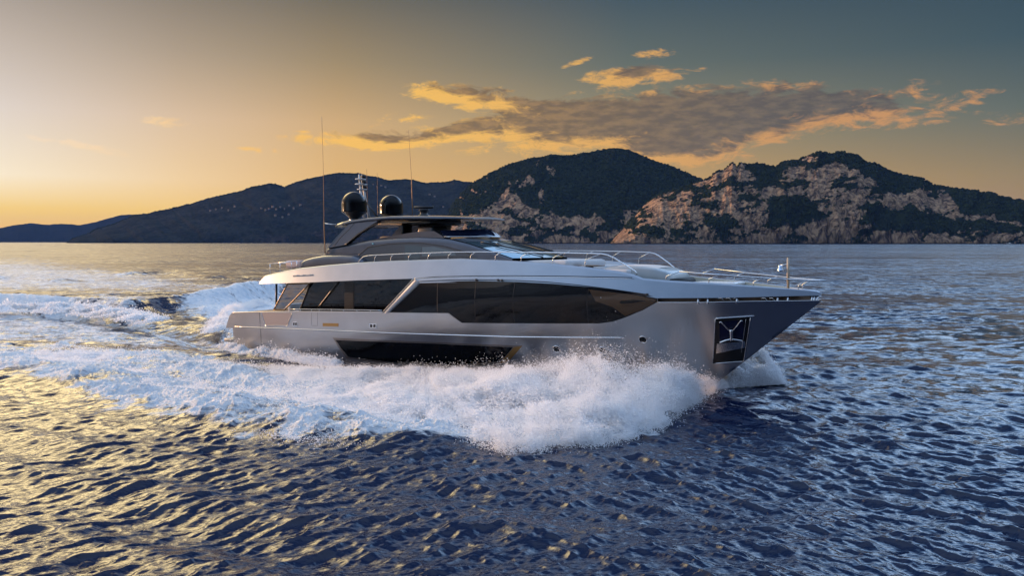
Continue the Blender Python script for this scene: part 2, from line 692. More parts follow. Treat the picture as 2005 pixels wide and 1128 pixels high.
# ---- wind waves
wr = np.random.default_rng(5)
NW = 200
lam = np.exp(wr.uniform(math.log(0.17), math.log(2.7), NW))
which = np.arange(NW) % 3                                       # two crossing trains and a confused sea
wdir = np.where(which == 0, math.radians(-45) + wr.normal(0, 0.26, NW), np.where(which == 1, math.radians(-138) + wr.normal(0, 0.26, NW), math.radians(-92) + wr.normal(0, 0.45, NW)))
kx, ky = np.cos(wdir) * 2 * np.pi / lam, np.sin(wdir) * 2 * np.pi / lam
ph = wr.uniform(0, 2 * np.pi, NW)
slope = 0.0340 * np.where(lam < 0.3, 0.8, np.where(lam < 1.0, 1.2, np.where(lam < 1.6, 0.95, 0.60)))
ampl = slope * lam / (2 * np.pi)
gust = 0.40 + 1.15 * fbm(Xw / 16, Yw / 24, 4, seed=90)
wl = 1 - sstep(AZ.ravel(), math.radians(-14), math.radians(16))
side_w = [0.25 + 1.1 * wl, 0.25 + 1.1 * (1 - wl), np.full(Xw.shape, 0.7)]
Zw = np.zeros_like(Xw); DX = np.zeros_like(Xw); DY = np.zeros_like(Xw)
for i in range(NW):
    th = kx[i] * Xw + ky[i] * Yw + ph[i]
    wgt = sstep(lam[i] / np.maximum(spc, 1e-3), 2.0, 4.5) * gust * side_w[which[i]]
    use = wgt > 0
    s_, c_ = np.sin(th[use]), np.cos(th[use])
    Zw[use] += ampl[i] * wgt[use] * c_
    DX[use] -= 0.95 * ampl[i] * wgt[use] * s_ * math.cos(wdir[i])
    DY[use] -= 0.95 * ampl[i] * wgt[use] * s_ * math.sin(wdir[i])
for lam_, ang, am in ((6.3, -60, .028), (7.7, -118, .032), (5.1, -95, .020), (9.5, -84, .04)):      # low swell
    k_s = 2 * np.pi / lam_
    Zw += am * np.cos(k_s * (math.cos(math.radians(ang)) * Xw + math.sin(math.radians(ang)) * Yw) + lam_ + 2.5 * fbm(Xw / 20, Yw / 20, 2, seed=int(lam_ * 10))) * sstep(lam_ / np.maximum(spc, 1e-3), 3, 7)

# ---- wake foam, outlines given on the ground plane
FIELD = [(-90, 668), (0, 664), (130, 668), (260, 672), (400, 690), (470, 703), (560, 716), (640, 722), (760, 733), (900, 740), (1100, 735), (1340, 740),
         (1392, 757), (1396, 765), (1330, 815), (1290, 845), (1200, 868), (1100, 882), (985, 888), (940, 874), (880, 858), (800, 868), (700, 868), (640, 862), (600, 866),
         (520, 842), (450, 848), (340, 812), (280, 798), (150, 770), (0, 744), (-90, 728)]
FIELD_G = [tuple(ground(x, y)[:2]) for x, y in FIELD]
pys = np.maximum(pyv, 474.2)
scale = (pys - 473) / 300.0                                     # metres to feather shrink with distance

def pfield(poly, feather):
    return sstep(poly_sd(pxv, pyv, poly) , -feather, feather)


edge_n = (fbm(Xw / 2.2, Yw / 2.2, 5, 0.6, seed=3) - 0.5)
edge_b = (fbm(Xw / 7.0, Yw / 7.0, 4, 0.55, seed=31) - 0.5)
near = (pxv > -500) & (pxv < 2500) & (pyv < 1180) & (pyv > 476)
foam = np.zeros_like(Xw)


def put(mask, val):
    global foam
    foam = np.maximum(foam, mask * val)


sX_, sY_ = Xw * math.cos(-HEAD) + Yw * math.sin(-HEAD), -Xw * math.sin(-HEAD) + Yw * math.cos(-HEAD)
jit = edge_n * 46 + edge_b * 50
sdF = poly_sd(pxv, pyv, FIELD)
holes = fbm(sX_ / 3.4, sY_ / 1.5, 5, 0.6, seed=131)
put(sstep(sdF + jit * np.clip((pyv - 560) / 250, 0.2, 1), -22, 34), 0.66 + 0.34 * sstep(holes, 0.36, 0.56))
LEFT = [(-90, 598), (0, 600), (130, 612), (250, 640), (380, 672), (440, 690), (300, 688), (100, 680), (-90, 676)]
put(sstep(poly_sd(pxv, pyv, LEFT) + jit * .2, -8, 18), 0.62)
# breaking diverging wave and the wall of white water behind the transom
put(sstep(-seg_dist(pxv, pyv, [(-90, 606), (0, 608), (150, 612), (240, 622), (300, 632)]) + jit * .12, -13, -3), 0.95)
put(sstep(-seg_dist(pxv, pyv, [(200, 584), (330, 588), (400, 584), (520, 566)]) + jit * .22, -16, 0), 0.66)
put(sstep(poly_sd(pxv, pyv, [(330, 604), (400, 590), (470, 574), (545, 562), (560, 600), (560, 690), (440, 668), (420, 640), (390, 618)]) + jit * .6, -30, 20), 0.70 + 0.28 * sstep(holes, 0.34, 0.56))
put(sstep(poly_sd(pxv, pyv, [(430, 668), (470, 680), (560, 694), (640, 708), (640, 718), (560, 708), (470, 698), (420, 682)]) + jit * .15, -5, 6), 0.8)
# older foam in the far half of the wake
OLD = [(-90, 494), (60, 492), (200, 508), (300, 520), (420, 538), (560, 556), (540, 580), (240, 592), (-90, 596)]
put(sstep(poly_sd(pxv, pyv, OLD) + jit * .5, -16, 40), 0.60)
# dark smooth trough
DARK = [(120, 600), (200, 606), (300, 618), (400, 636), (432, 660), (446, 676), (380, 668), (260, 640), (160, 622)]
foam *= 1 - 0.38 * sstep(poly_sd(pxv, pyv, DARK) + jit * .15, -6, 10)
BROWN = [(410, 688), (470, 694), (560, 704), (650, 716), (610, 726), (520, 724), (440, 706)]
foam *= 1 - 0.55 * sstep(poly_sd(pxv, pyv, BROWN) + jit * .15, -5, 7)
put(sstep(poly_sd(pxv, pyv, [(230, 608), (330, 622), (440, 650), (452, 690), (380, 684), (250, 652)]) + jit * .3, -10, 14), 0.50 + 0.2 * sstep(holes, 0.4, 0.6))
# thin aerated fringe beyond the edge of the foam field
fr_ = sstep(sdF + jit, -70, 10) * (pyv > 800) * sstep(pxv, 420, 560) * sstep(pxv, 1010, 860)
foam = np.maximum(foam, 0.36 * fr_)
foam *= near

# ---- wake relief
def gline(line, z=0):
    return [tuple(ground(x, y, z)[:2]) for x, y in line]


def bump(line, w, h):
    d = seg_dist(Xw, Yw, line)
    return h * np.exp(-(d / w) ** 2)


calm = 1 - 0.75 * sstep(foam, 0.2, 0.8)
Zw *= calm
rel = bump(gline([(-120, 600), (0, 603), (150, 606), (250, 612), (330, 606), (420, 598), (540, 576)], 0.3), 2.1, 1.7)
rel += bump(gline([(395, 610), (440, 596), (500, 582), (560, 575)], 0.4), 2.2, 0.7)
rel -= bump(gline([(110, 616), (220, 624), (330, 640), (420, 664), (450, 676)]), 1.9, 0.95)
rel += bump(gline([(250, 538), (330, 532), (420, 545)]), 3.0, 0.7)
rel += bump(gline([(-60, 548), (40, 545), (120, 552)]), 3.0, 0.6)
rel += bump(gline([(0, 716), (160, 744), (330, 780), (450, 812), (600, 836), (800, 850)]), 2.0, 0.45)
rel += bump(gline([(120, 690), (300, 712), (470, 742), (640, 770)]), 1.8, 0.35)
# diverging waves outside the foam (bottom left and below the spray)
sX, sY = Xw * math.cos(-HEAD) + Yw * math.sin(-HEAD), -Xw * math.sin(-HEAD) + Yw * math.cos(-HEAD)
out = sstep(sdF, 10, -120) * sstep(pyv, 700, 820) * sstep(pxv, 1500, 1000) * near
div = np.cos((sX * 0.30 - sY * 0.95) * 2 * np.pi / 4.6 + 2.2 * fbm(Xw / 9, Yw / 9, 3, seed=8))
Zw += out * 0.075 * div + out * 0.06 * np.cos((sX * 0.12 - sY) * 2 * np.pi / 2.9 + 1.0 + 3 * fbm(Xw / 6, Yw / 6, 3, seed=9))
fm = sstep(foam, 0.3, 0.9) * (pyv > 482)
crown = fbm(Xw / 1.5, Yw / 1.5, 6, 0.62, seed=21)
fine = fbm(Xw / 0.45, Yw / 0.45, 4, 0.6, seed=22, ridged=True)
big = fbm(Xw / 4.5, Yw / 3.0, 3, 0.5, seed=23)
Zw = Zw + rel * near + fm * ((crown - 0.45) * 0.75 + (fine - 0.5) * 0.20 + (big - 0.5) * 0.9) * np.clip(60 / np.maximum(RG.ravel(), 1), .35, 1)
# the water keeps clear of the inside of the hull
V = np.stack([Xw + DX * calm, Yw + DY * calm, Zw], 1)
Ls = (V - SO) @ SR
inside = (Ls[:, 0] > 0.2) & (Ls[:, 0] < 35) & (np.abs(Ls[:, 1]) < hull_b(np.clip(Ls[:, 0], 0, 35), 0.2) + 0.1)
V[inside, 2] = np.minimum(V[inside, 2], -0.25)
sea_me = np_mesh('sea', V, grid_quads(len(ring), len(azs))[:, ::-1])
add_attr(sea_me, 'foam', foam)
add_attr(sea_me, 'chop', sstep(RG.ravel(), 16, 105))

m_sea, n, b = mat('sea_water')
pos = n.obj()
fo = n.attr('foam')
# ripples too small for the mesh
rip = n.noise(n.mapping(pos, (1.0, 1.5, 1)), 4.2, 3, 0.5, 0.4)
chop = n.attr('chop')
bmp = n.n.new('ShaderNodeBump')
bmp.inputs['Strength'].default_value = 1.0
bmp.inputs['Distance'].default_value = 1.0
n.l.new(n.m('MULTIPLY', rip, 0.026), bmp.inputs['Height'])


def vecnoise(vec, scale, detail):
    q_ = n.n.new('ShaderNodeTexNoise')
    n.l.new(vec, q_.inputs['Vector'])
    q_.inputs['Scale'].default_value = scale
    q_.inputs['Detail'].default_value = detail
    q_.inputs['Roughness'].default_value = 0.6
    v_ = n.n.new('ShaderNodeVectorMath'); v_.operation = 'SUBTRACT'
    n.l.new(q_.outputs['Color'], v_.inputs[0])
    v_.inputs[1].default_value = (0.5, 0.5, 0.5)
    return v_.outputs[0]


def vm(op, a_, b_=None, scale=None):
    v_ = n.n.new('ShaderNodeVectorMath'); v_.operation = op
    n.put(v_.inputs[0], a_)
    if b_ is not None: n.put(v_.inputs[1], b_)
    if scale is not None: n.put(v_.inputs['Scale'], scale)
    return v_.outputs[0]


# farther out the waves are finer than the mesh: tilt the normal instead
va = vecnoise(n.mapping(pos, (0.55, 1.0, 1)), 0.9, 3)
vb = vecnoise(n.mapping(pos, (0.10, 0.22, 1)), 0.9, 4)
tilt = vm('ADD', vm('SCALE', va, scale=n.m('MULTIPLY', chop, 2.9)), vm('SCALE', vb, scale=n.m('MULTIPLY', chop, 1.8)))
vc = vecnoise(n.mapping(pos, (0.012, 0.045, 1)), 1.0, 5)
tilt = vm('ADD', tilt, vm('SCALE', vc, scale=n.m('MULTIPLY', chop, 1.6)))
tilt = vm('MULTIPLY', tilt, (1, 1, 0))
nrm = vm('NORMALIZE', vm('ADD', bmp.outputs[0], tilt))
b.inputs['Base Color'].default_value = (0.0008, 0.0062, 0.032, 1)
n.put(b.inputs['Roughness'], n.m('ADD', 0.03, n.m('MULTIPLY', chop, 0.14)))
b.inputs['IOR'].default_value = 1.42
n.l.new(nrm, b.inputs['Normal'])
# foam lace, drawn out along the ship's track
sv = n.mapping(pos, (0.55, 1.5, 1), rot=(0, 0, HEAD))
l1 = n.noise(sv, 1.3, 9, 0.68, 1.2)
l2 = n.noise(n.mapping(pos, (1, 1, 1)), 0.5, 4, 0.55, 0.6)
lace = n.m('ADD', n.m('MULTIPLY', l1, 0.75), n.m('MULTIPLY', l2, 0.25))
thr = n.m('SUBTRACT', 0.78, n.m('MULTIPLY', fo, 0.50))
ff = n.m('DIVIDE', n.m('SUBTRACT', n.m('ADD', lace, 0.06), thr), 0.13, clamp=True)
ff = n.m('MULTIPLY', ff, n.smooth(fo, 0.02, 0.2))
fb = n.n.new('ShaderNodeBsdfPrincipled')
fcol = n.mixc(n.smooth(n.noise(pos, 2.2, 6, 0.65), 0.3, 0.7), (0.62, 0.70, 0.76, 1), (0.88, 0.89, 0.9, 1))
n.l.new(fcol, fb.inputs['Base Color'])
fb.inputs['Roughness'].default_value = 0.75
fb.inputs['Specular IOR Level'].default_value = 0.2
fb.inputs['Subsurface Weight'].default_value = 0.0
fbmp = n.n.new('ShaderNodeBump')
fbmp.inputs['Strength'].default_value = 0.9
fbmp.inputs['Distance'].default_value = 0.25
n.l.new(n.m('ADD', n.noise(sv, 2.5, 8, 0.7, 0.5), n.m('MULTIPLY', n.noise(pos, 9, 4, 0.6), 0.3)), fbmp.inputs['Height'])
n.l.new(fbmp.outputs[0], fb.inputs['Normal'])
mx = n.n.new('ShaderNodeMixShader')
n.l.new(ff, mx.inputs[0])
n.l.new(b.outputs[0], mx.inputs[1])
n.l.new(fb.outputs[0], mx.inputs[2])
n.l.new(mx.outputs[0], n.n['Material Output'].inputs[0])
sea = link('sea', sea_me, m_sea)
tag(sea, kind='structure')
# ------------------------------------------------------------------ coast
def terrain(name, ridge, D, depth, dx=1.5, rows=70, amp=10.0, hs=60.0, seed=0, shore=0.0, x_fade=None, gully=1.0, rock_fn=None, cap=0.5, prof=0.75, back=0.5, skew=0.0):
    xs = np.arange(ridge[0][0], ridge[-1][0], dx)
    ry = np.interp(xs, [p[0] for p in ridge], [p[1] for p in ridge])
    ry = ry + (fbm(xs / 9.0, xs * 0 + seed, 4, 0.55, seed=seed) - 0.5) * cap * 6
    Dr = D + depth
    az_ = np.arctan((xs - CX) / F)
    v = np.concatenate([np.linspace(0, 1, rows), [1.12, 1.3, 1.6]])
    hr = np.maximum(CAM_H + Dr * (473.0 - ry) / F, 3.0)            # height of the ridge (range measured along +Y)
    Vg, Xg = np.meshgrid(v, xs, indexing='ij')
    hrg = np.repeat(hr[None], len(v), 0)
    ph_ = np.where(Vg <= 1, np.clip(Vg, 0, 1) ** prof, 1 - (Vg - 1) * 1.2 * back)
    Yg = D + depth * Vg
    Z = hrg * ph_
    wx = Xg * D / F
    env = np.clip(Vg / 0.08, 0, 1) * np.clip((1.02 - Vg) / 0.25, 0.0, 1)
    gl = fbm((wx + skew * Z) / hs, Z / (hs * 2.6) + seed, 6, 0.58, seed=seed + 1, ridged=True) - 0.6
    g2 = fbm(wx / (hs * .3), Z / (hs * .5), 4, 0.6, seed=seed + 2) - 0.5
    Yg = Yg + (gl * amp * 3.2 * gully + g2 * amp * 1.1) * np.clip(Vg / 0.05, 0.3, 1)
    g3 = fbm((wx + skew * Z) / (hs * .22), Z / (hs * .8), 4, 0.6, seed=seed + 3, ridged=True) - 0.6
    Yg = Yg + g3 * amp * 0.9 * np.clip(Vg / 0.05, 0.3, 1)
    Z = Z + (g2 * amp * 0.55) * env
    Z = np.where(Vg == 0, -2.0, Z)
    Xw_ = (Xg - CX) / F * (D + depth * Vg)
    P = np.stack([Xw_, Yg, Z], -1)
    me = np_mesh(name, P.reshape(-1, 3), grid_quads(len(v), len(xs)))
    px_, py_ = to_px(P.reshape(-1, 3))
    rk = rock_fn(px_, py_, wx.ravel(), Z.ravel()) if rock_fn else np.zeros(px_.shape)
    add_attr(me, 'rock', rk)
    return me, P, rk.reshape(Vg.shape)


def land_mat(name, veg_a, veg_b, rock_a, rock_b, ns):
    m, n, b = mat(name)
    p = n.obj()
    rk = n.attr('rock')
    k1 = n.noise(p, ns, 6, 0.62)
    k2 = n.noise(p, ns * 6, 5, 0.65)
    veg = n.mixc(n.smooth(n.m('ADD', n.m('MULTIPLY', k1, .5), n.m('MULTIPLY', k2, .5)), 0.38, 0.62), veg_a, veg_b)
    st = n.noise(n.mapping(p, (1, 1, .35)), ns * 4, 8, 0.68, 0.8)
    rck = n.mixc(n.smooth(st, 0.36, 0.64), rock_a, rock_b)
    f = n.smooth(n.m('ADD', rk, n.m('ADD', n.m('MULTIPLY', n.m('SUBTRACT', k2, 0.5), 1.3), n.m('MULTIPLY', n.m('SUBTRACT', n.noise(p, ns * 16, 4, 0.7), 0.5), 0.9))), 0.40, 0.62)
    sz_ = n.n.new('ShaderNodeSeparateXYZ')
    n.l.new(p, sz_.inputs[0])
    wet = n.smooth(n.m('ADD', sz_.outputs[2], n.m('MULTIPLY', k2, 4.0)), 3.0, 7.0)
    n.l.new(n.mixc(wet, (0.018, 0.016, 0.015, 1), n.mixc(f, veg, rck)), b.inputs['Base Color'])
    b.inputs['Roughness'].default_value = 0.92
    b.inputs['Specular IOR Level'].default_value = 0.0
    bm = n.n.new('ShaderNodeBump')
    bm.inputs['Strength'].default_value = 1.0
    bm.inputs['Distance'].default_value = 14.0
    n.l.new(n.m('ADD', n.m('MULTIPLY', st, 1.0), n.m('MULTIPLY', k2, 0.7)), bm.inputs['Height'])
    n.l.new(bm.outputs[0], b.inputs['Normal'])
    return m


VEG_A, VEG_B = (0.012, 0.020, 0.014, 1), (0.030, 0.040, 0.022, 1)
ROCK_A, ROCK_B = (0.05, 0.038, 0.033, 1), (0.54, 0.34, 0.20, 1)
m_far = land_mat('far_slope', (0.010, 0.014, 0.018, 1), (0.018, 0.022, 0.026, 1), ROCK_A, ROCK_B, 0.006)
m_head = land_mat('headland_slope', (0.014, 0.018, 0.018, 1), (0.036, 0.040, 0.036, 1), (0.028, 0.024, 0.024, 1), (0.07, 0.056, 0.050, 1), 0.008)
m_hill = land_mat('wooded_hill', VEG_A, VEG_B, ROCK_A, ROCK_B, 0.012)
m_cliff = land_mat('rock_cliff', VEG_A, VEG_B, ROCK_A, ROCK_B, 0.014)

far_ridge = [(-500, 470), (-300, 455), (-100, 452), (0, 447), (25, 442), (60, 437), (90, 440), (120, 438), (160, 441), (200, 432), (240, 421), (280, 420), (330, 430), (420, 452), (520, 470)]
me, _, _ = terrain('far_hills', far_ridge, 7600, 900, 3, 30, 20, 240, seed=40, cap=.35)
tag(link('far_hills', me, m_far), kind='structure')

head_ridge = [(136, 475.2), (150, 467), (170, 458), (200, 448), (240, 432), (265, 422), (300, 416), (330, 410), (370, 400), (410, 388), (440, 382), (470, 376), (500, 365), (530, 359), (545, 361),
              (560, 367), (580, 357), (610, 350), (640, 343), (665, 339), (700, 340), (735, 346), (760, 354), (790, 352), (810, 352), (830, 358), (870, 357), (890, 353), (910, 356), (940, 358), (1000, 372), (1080, 410), (1140, 474)]


def rock_head(px, py, x, z):
    a = fbm(x / 120, z / 60, 5, 0.6, seed=61)
    return sstep(py, 418, 474) * 0.75 * sstep(a, 0.40, 0.62) * sstep(px, 330, 620)


me, P_head, _ = terrain('headland', head_ridge, 3900, 900, 1.6, 70, 26, 190, seed=50, rock_fn=rock_head, cap=.30, skew=1.1)
tag(link('headland', me, m_head), kind='structure')

hill_ridge = [(850, 475), (872, 440), (885, 405), (905, 378), (930, 357), (960, 340), (1000, 321), (1040, 311), (1080, 305), (1120, 305), (1160, 298), (1190, 293), (1215, 292), (1235, 297), (1270, 312),
              (1320, 330), (1370, 351), (1400, 362), (1450, 380), (1520, 420), (1560, 470)]


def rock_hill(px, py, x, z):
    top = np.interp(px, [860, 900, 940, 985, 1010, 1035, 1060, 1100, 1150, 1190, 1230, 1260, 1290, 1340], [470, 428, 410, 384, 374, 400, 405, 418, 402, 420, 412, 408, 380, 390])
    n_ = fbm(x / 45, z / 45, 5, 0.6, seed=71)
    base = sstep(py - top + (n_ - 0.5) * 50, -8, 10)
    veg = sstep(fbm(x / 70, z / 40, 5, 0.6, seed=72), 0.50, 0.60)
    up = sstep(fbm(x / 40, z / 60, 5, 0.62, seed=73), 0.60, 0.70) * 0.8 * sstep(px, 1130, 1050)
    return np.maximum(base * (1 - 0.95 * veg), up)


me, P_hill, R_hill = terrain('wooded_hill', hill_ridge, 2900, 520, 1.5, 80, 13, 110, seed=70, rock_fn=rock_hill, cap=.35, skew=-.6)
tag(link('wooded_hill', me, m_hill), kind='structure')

cliff_ridge = [(1195, 475), (1215, 452), (1240, 425), (1262, 400), (1285, 384), (1320, 372), (1350, 362), (1372, 354), (1388, 349), (1400, 338), (1418, 331), (1432, 319), (1441, 329), (1448, 318), (1460, 322), (1490, 320),
               (1515, 327), (1530, 318), (1560, 314), (1580, 305), (1600, 299), (1625, 302), (1640, 297), (1665, 302), (1700, 320), (1740, 335), (1790, 350), (1830, 362), (1880, 372), (1930, 378),
               (1980, 390), (2010, 397), (2100, 412), (2300, 440), (2500, 470)]


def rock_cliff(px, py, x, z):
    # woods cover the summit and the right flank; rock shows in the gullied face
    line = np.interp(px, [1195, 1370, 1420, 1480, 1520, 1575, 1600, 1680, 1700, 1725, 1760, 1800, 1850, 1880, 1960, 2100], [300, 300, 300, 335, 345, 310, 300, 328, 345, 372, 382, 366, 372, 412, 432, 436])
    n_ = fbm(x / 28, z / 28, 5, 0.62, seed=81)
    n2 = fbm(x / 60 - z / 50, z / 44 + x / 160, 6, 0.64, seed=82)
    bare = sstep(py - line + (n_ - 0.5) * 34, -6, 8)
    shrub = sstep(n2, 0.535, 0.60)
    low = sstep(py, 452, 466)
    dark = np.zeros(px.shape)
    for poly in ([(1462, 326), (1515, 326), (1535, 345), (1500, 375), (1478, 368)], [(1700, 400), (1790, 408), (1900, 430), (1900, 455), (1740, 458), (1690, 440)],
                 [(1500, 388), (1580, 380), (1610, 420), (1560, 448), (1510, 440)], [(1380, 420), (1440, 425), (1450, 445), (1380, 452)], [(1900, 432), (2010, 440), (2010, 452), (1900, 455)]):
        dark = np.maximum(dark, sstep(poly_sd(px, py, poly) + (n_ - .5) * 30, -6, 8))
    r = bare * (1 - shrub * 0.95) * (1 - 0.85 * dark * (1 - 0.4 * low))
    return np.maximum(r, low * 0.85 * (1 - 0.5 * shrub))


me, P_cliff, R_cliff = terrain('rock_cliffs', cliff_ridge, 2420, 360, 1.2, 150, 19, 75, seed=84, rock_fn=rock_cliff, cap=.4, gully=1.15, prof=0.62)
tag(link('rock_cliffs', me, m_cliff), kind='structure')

# woods: leaf clumps all over the green ground, thick on the ridges
ICO_V = []
ph_g = (1 + 5 ** .5) / 2
ICO_V = np.array([(-1, ph_g, 0), (1, ph_g, 0), (-1, -ph_g, 0), (1, -ph_g, 0), (0, -1, ph_g), (0, 1, ph_g), (0, -1, -ph_g), (0, 1, -ph_g), (ph_g, 0, -1), (ph_g, 0, 1), (-ph_g, 0, -1), (-ph_g, 0, 1)]) / 1.9
ICO_F = np.array([(0, 11, 5), (0, 5, 1), (0, 1, 7), (0, 7, 10), (0, 10, 11), (1, 5, 9), (5, 11, 4), (11, 10, 2), (10, 7, 6), (7, 1, 8), (3, 9, 4), (3, 4, 2), (3, 2, 6), (3, 6, 8), (3, 8, 9), (4, 9, 5), (2, 4, 11), (6, 2, 10), (8, 6, 7), (9, 8, 1)])


def woods(name, P, R, count, rmin, rmax, ridge_share, m):
    nr, nc = R.shape
    top = nr - 4
    pts = []
    w = np.where(R[:top] < 0.35, 1.0, 0.0) * (np.arange(top)[:, None] > 4)
    w = w.ravel() / w.sum()
    k = rng.choice(top * nc, int(count * (1 - ridge_share)), p=w)
    pts.append(P[:top].reshape(-1, 3)[k])
    rid = rng.integers(0, nc, int(count * ridge_share))
    pr = P[top - 1 - rng.integers(0, 3, len(rid)), rid]
    pts.append(pr)
    pts = np.concatenate(pts) + rng.normal(0, 1.5, (len(pts[0]) + len(pts[1]), 3)) * np.array([1, 1, .3])
    r = rng.uniform(rmin, rmax, len(pts)) * rng.choice([0.7, 1, 1.35], len(pts))
    V = (ICO_V[None] * rng.uniform(0.65, 1.25, (len(pts), 12, 1))) * (r[:, None, None] * np.array([1.0, 1.0, 0.95])) + pts[:, None] + np.array([0, 0, 1.0]) * (r * 0.25)[:, None, None]
    Fc = ICO_F[None] + (np.arange(len(pts)) * 12)[:, None, None]
    me = np_mesh(name, V.reshape(-1, 3), None, Fc.reshape(-1, 3), smooth=False)
    return tag(link(name, me, m), kind='stuff')


m_wood, n, b = mat('woodland_leaves')
k = n.noise(n.obj(), 0.05, 5, 0.7)
n.l.new(n.mixc(n.smooth(k, .35, .65), (0.012, 0.02, 0.012, 1), (0.04, 0.052, 0.024, 1)), b.inputs['Base Color'])
b.inputs['Roughness'].default_value = 0.9
b.inputs['Specular IOR Level'].default_value = 0.0
woods('woodland', P_cliff, R_cliff, 9000, 2.2, 4.2, 0.13, m_wood)
woods('woodland', P_hill, R_hill, 9000, 2.8, 5.0, 0.13, m_wood)
woods('woodland', P_head, np.where(P_head[..., 0] < -1e9, 1, 0.0), 1500, 2.4, 4.4, 0.97, m_wood)
# ------------------------------------------------------------------ yacht materials
m_paint, n, b = mat('satin_silver_paint')
k = n.noise(n.obj(), 0.8, 4, 0.5)
n.l.new(n.mixc(n.smooth(k, 0.3, 0.7), (0.335, 0.375, 0.42, 1), (0.365, 0.405, 0.45, 1)), b.inputs['Base Color'])
b.inputs['Metallic'].default_value = 0.8
b.inputs['Roughness'].default_value = 0.32
b.inputs['Coat Weight'].default_value = 0.35
b.inputs['Coat Roughness'].default_value = 0.06
m_hull, n, b = mat('satin_grey_hull_paint')
k = n.noise(n.obj(), 0.6, 4, 0.5)
n.l.new(n.mixc(n.smooth(k, 0.3, 0.7), (0.475, 0.485, 0.50, 1), (0.515, 0.525, 0.54, 1)), b.inputs['Base Color'])
b.inputs['Metallic'].default_value = 0.95
b.inputs['Roughness'].default_value = 0.28
b.inputs['Coat Weight'].default_value = 0.15
hb_ = n.n.new('ShaderNodeBump'); hb_.inputs['Strength'].default_value = 1.0; hb_.inputs['Distance'].default_value = 0.010
n.l.new(n.noise(n.mapping(n.obj(), (0.8, 1, 2.2)), 0.9, 3, 0.5, 0.4), hb_.inputs['Height'])
n.l.new(hb_.outputs[0], b.inputs['Normal'])
b.inputs['Coat Roughness'].default_value = 0.05
m_dark = simple('graphite_paint', (0.095, 0.11, 0.138), 0.19, 0.55, 0.2, 0.1, 1.0)
m_glass = simple('tinted_glass', (0.004, 0.004, 0.005), 0.03, 0.0, 0.0, spec=0.34)
m_glass2 = simple('smoked_glass', (0.06, 0.068, 0.078), 0.05, 0.0, 0.0, spec=0.7)
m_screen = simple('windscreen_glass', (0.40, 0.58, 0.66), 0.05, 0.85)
m_chrome = simple('polished_steel', (0.78, 0.77, 0.76), 0.14, 1.0)
m_black = simple('black_trim', (0.012, 0.012, 0.013), 0.35)


def pair(mb, name, m, parent):
    near = mb.build(name, m, parent)
    k = MB()
    k.v = [np.concatenate(mb.v) * np.array([1, -1, 1])]; k.n = mb.n
    k.q = [np.concatenate(mb.q)[:, ::-1]] if mb.q else []
    k.t = [np.concatenate(mb.t)[:, ::-1]] if mb.t else []
    return near, k.build(name, m, parent)


m_rubber = simple('dark_rubber', (0.02, 0.02, 0.02), 0.7)
m_white = simple('white_gelcoat', (0.72, 0.72, 0.71), 0.35, 0, 0.3, 0.06, 2)
m_cushion = simple('pale_cushion', (0.62, 0.61, 0.60), 0.8, 0, 0, 0.08, 4)
m_grey = simple('grey_gelcoat', (0.27, 0.285, 0.28), 0.4, 0, 0.3, 0.06, 2)
m_cream = simple('cream_gelcoat', (0.52, 0.52, 0.44), 0.45, 0, 0.2, 0.06, 2)
m_radome = simple('black_radome', (0.002, 0.002, 0.003), 0.14, 0.0, 0.0, spec=0.22)
m_wood = simple('teak', (0.20, 0.12, 0.07), 0.55, 0, 0, 0.35, 8)
m_amber = simple('amber_trim', (0.42, 0.25, 0.09), 0.3, 0.8)
m_bell = simple('silver_bell', (0.62, 0.74, 0.86), 0.16, 1.0)
m_brown = simple('brown_lining', (0.10, 0.055, 0.025), 0.5)

m_clear, n, b = mat('clear_glass')
gl = n.n.new('ShaderNodeBsdfGlossy'); gl.inputs['Roughness'].default_value = 0.02
tr = n.n.new('ShaderNodeBsdfTransparent'); tr.inputs[0].default_value = (0.93, 0.86, 0.70, 1)
lw = n.n.new('ShaderNodeFresnel'); lw.inputs[0].default_value = 1.5
mx = n.n.new('ShaderNodeMixShader')
n.l.new(lw.outputs[0], mx.inputs[0]); n.l.new(tr.outputs[0], mx.inputs[1]); n.l.new(gl.outputs[0], mx.inputs[2])
n.l.new(mx.outputs[0], n.n['Material Output'].inputs[0])

# ------------------------------------------------------------------ yacht
yacht = bpy.data.objects.new('motor_yacht', None)
col.objects.link(yacht)
yacht.location = SO
yacht.rotation_euler = (0, -TRIM, -HEAD)
tag(yacht, 'silver grey motor yacht planing to the right with twin black radomes and long dark windows', 'yacht')
Y = yacht

# ---- hull
TOP_PX = [(454, 612.8), (507, 611.4), (586, 610.7), (680, 611.2), (759, 612), (878, 613.5), (904, 632.6), (1173, 633.7), (1200, 630), (1224, 622), (1259, 607.5), (1285, 592.7), (1380, 592.7), (1479, 590.7), (1560, 589.8), (1609, 589)]
TOP = sz(TOP_PX, hull_b)
TOP[-1] = (TIP_S - 0.01, TIP_Z)
ts, tz = np.array(TOP).T
mb = MB()
cs = np.unique(np.concatenate([np.linspace(ts[0], TIP_S - 0.02, 150), ts[1:-1], TIP_S - np.geomspace(0.02, 1.5, 10)]))
lower = -0.9
zt = np.interp(cs, ts, tz)
NZ = 26
rows = []
for j in range(NZ):
    u = (j / (NZ - 1))
    z = lower + (zt - lower) * u
    # stay aft of the raked stem
    s_ = np.minimum(cs, stem(z) - 1e-3)
    rows.append(np.stack([s_, -hull_b(s_, z) - 1e-3, z], 1))
rows = np.array(rows)
mb.grid(rows)
topin = rows[-1].copy(); topin[:, 1] = np.minimum(topin[:, 1] + 0.16, -0.003)
mb.grid(np.stack([rows[-1], topin]))
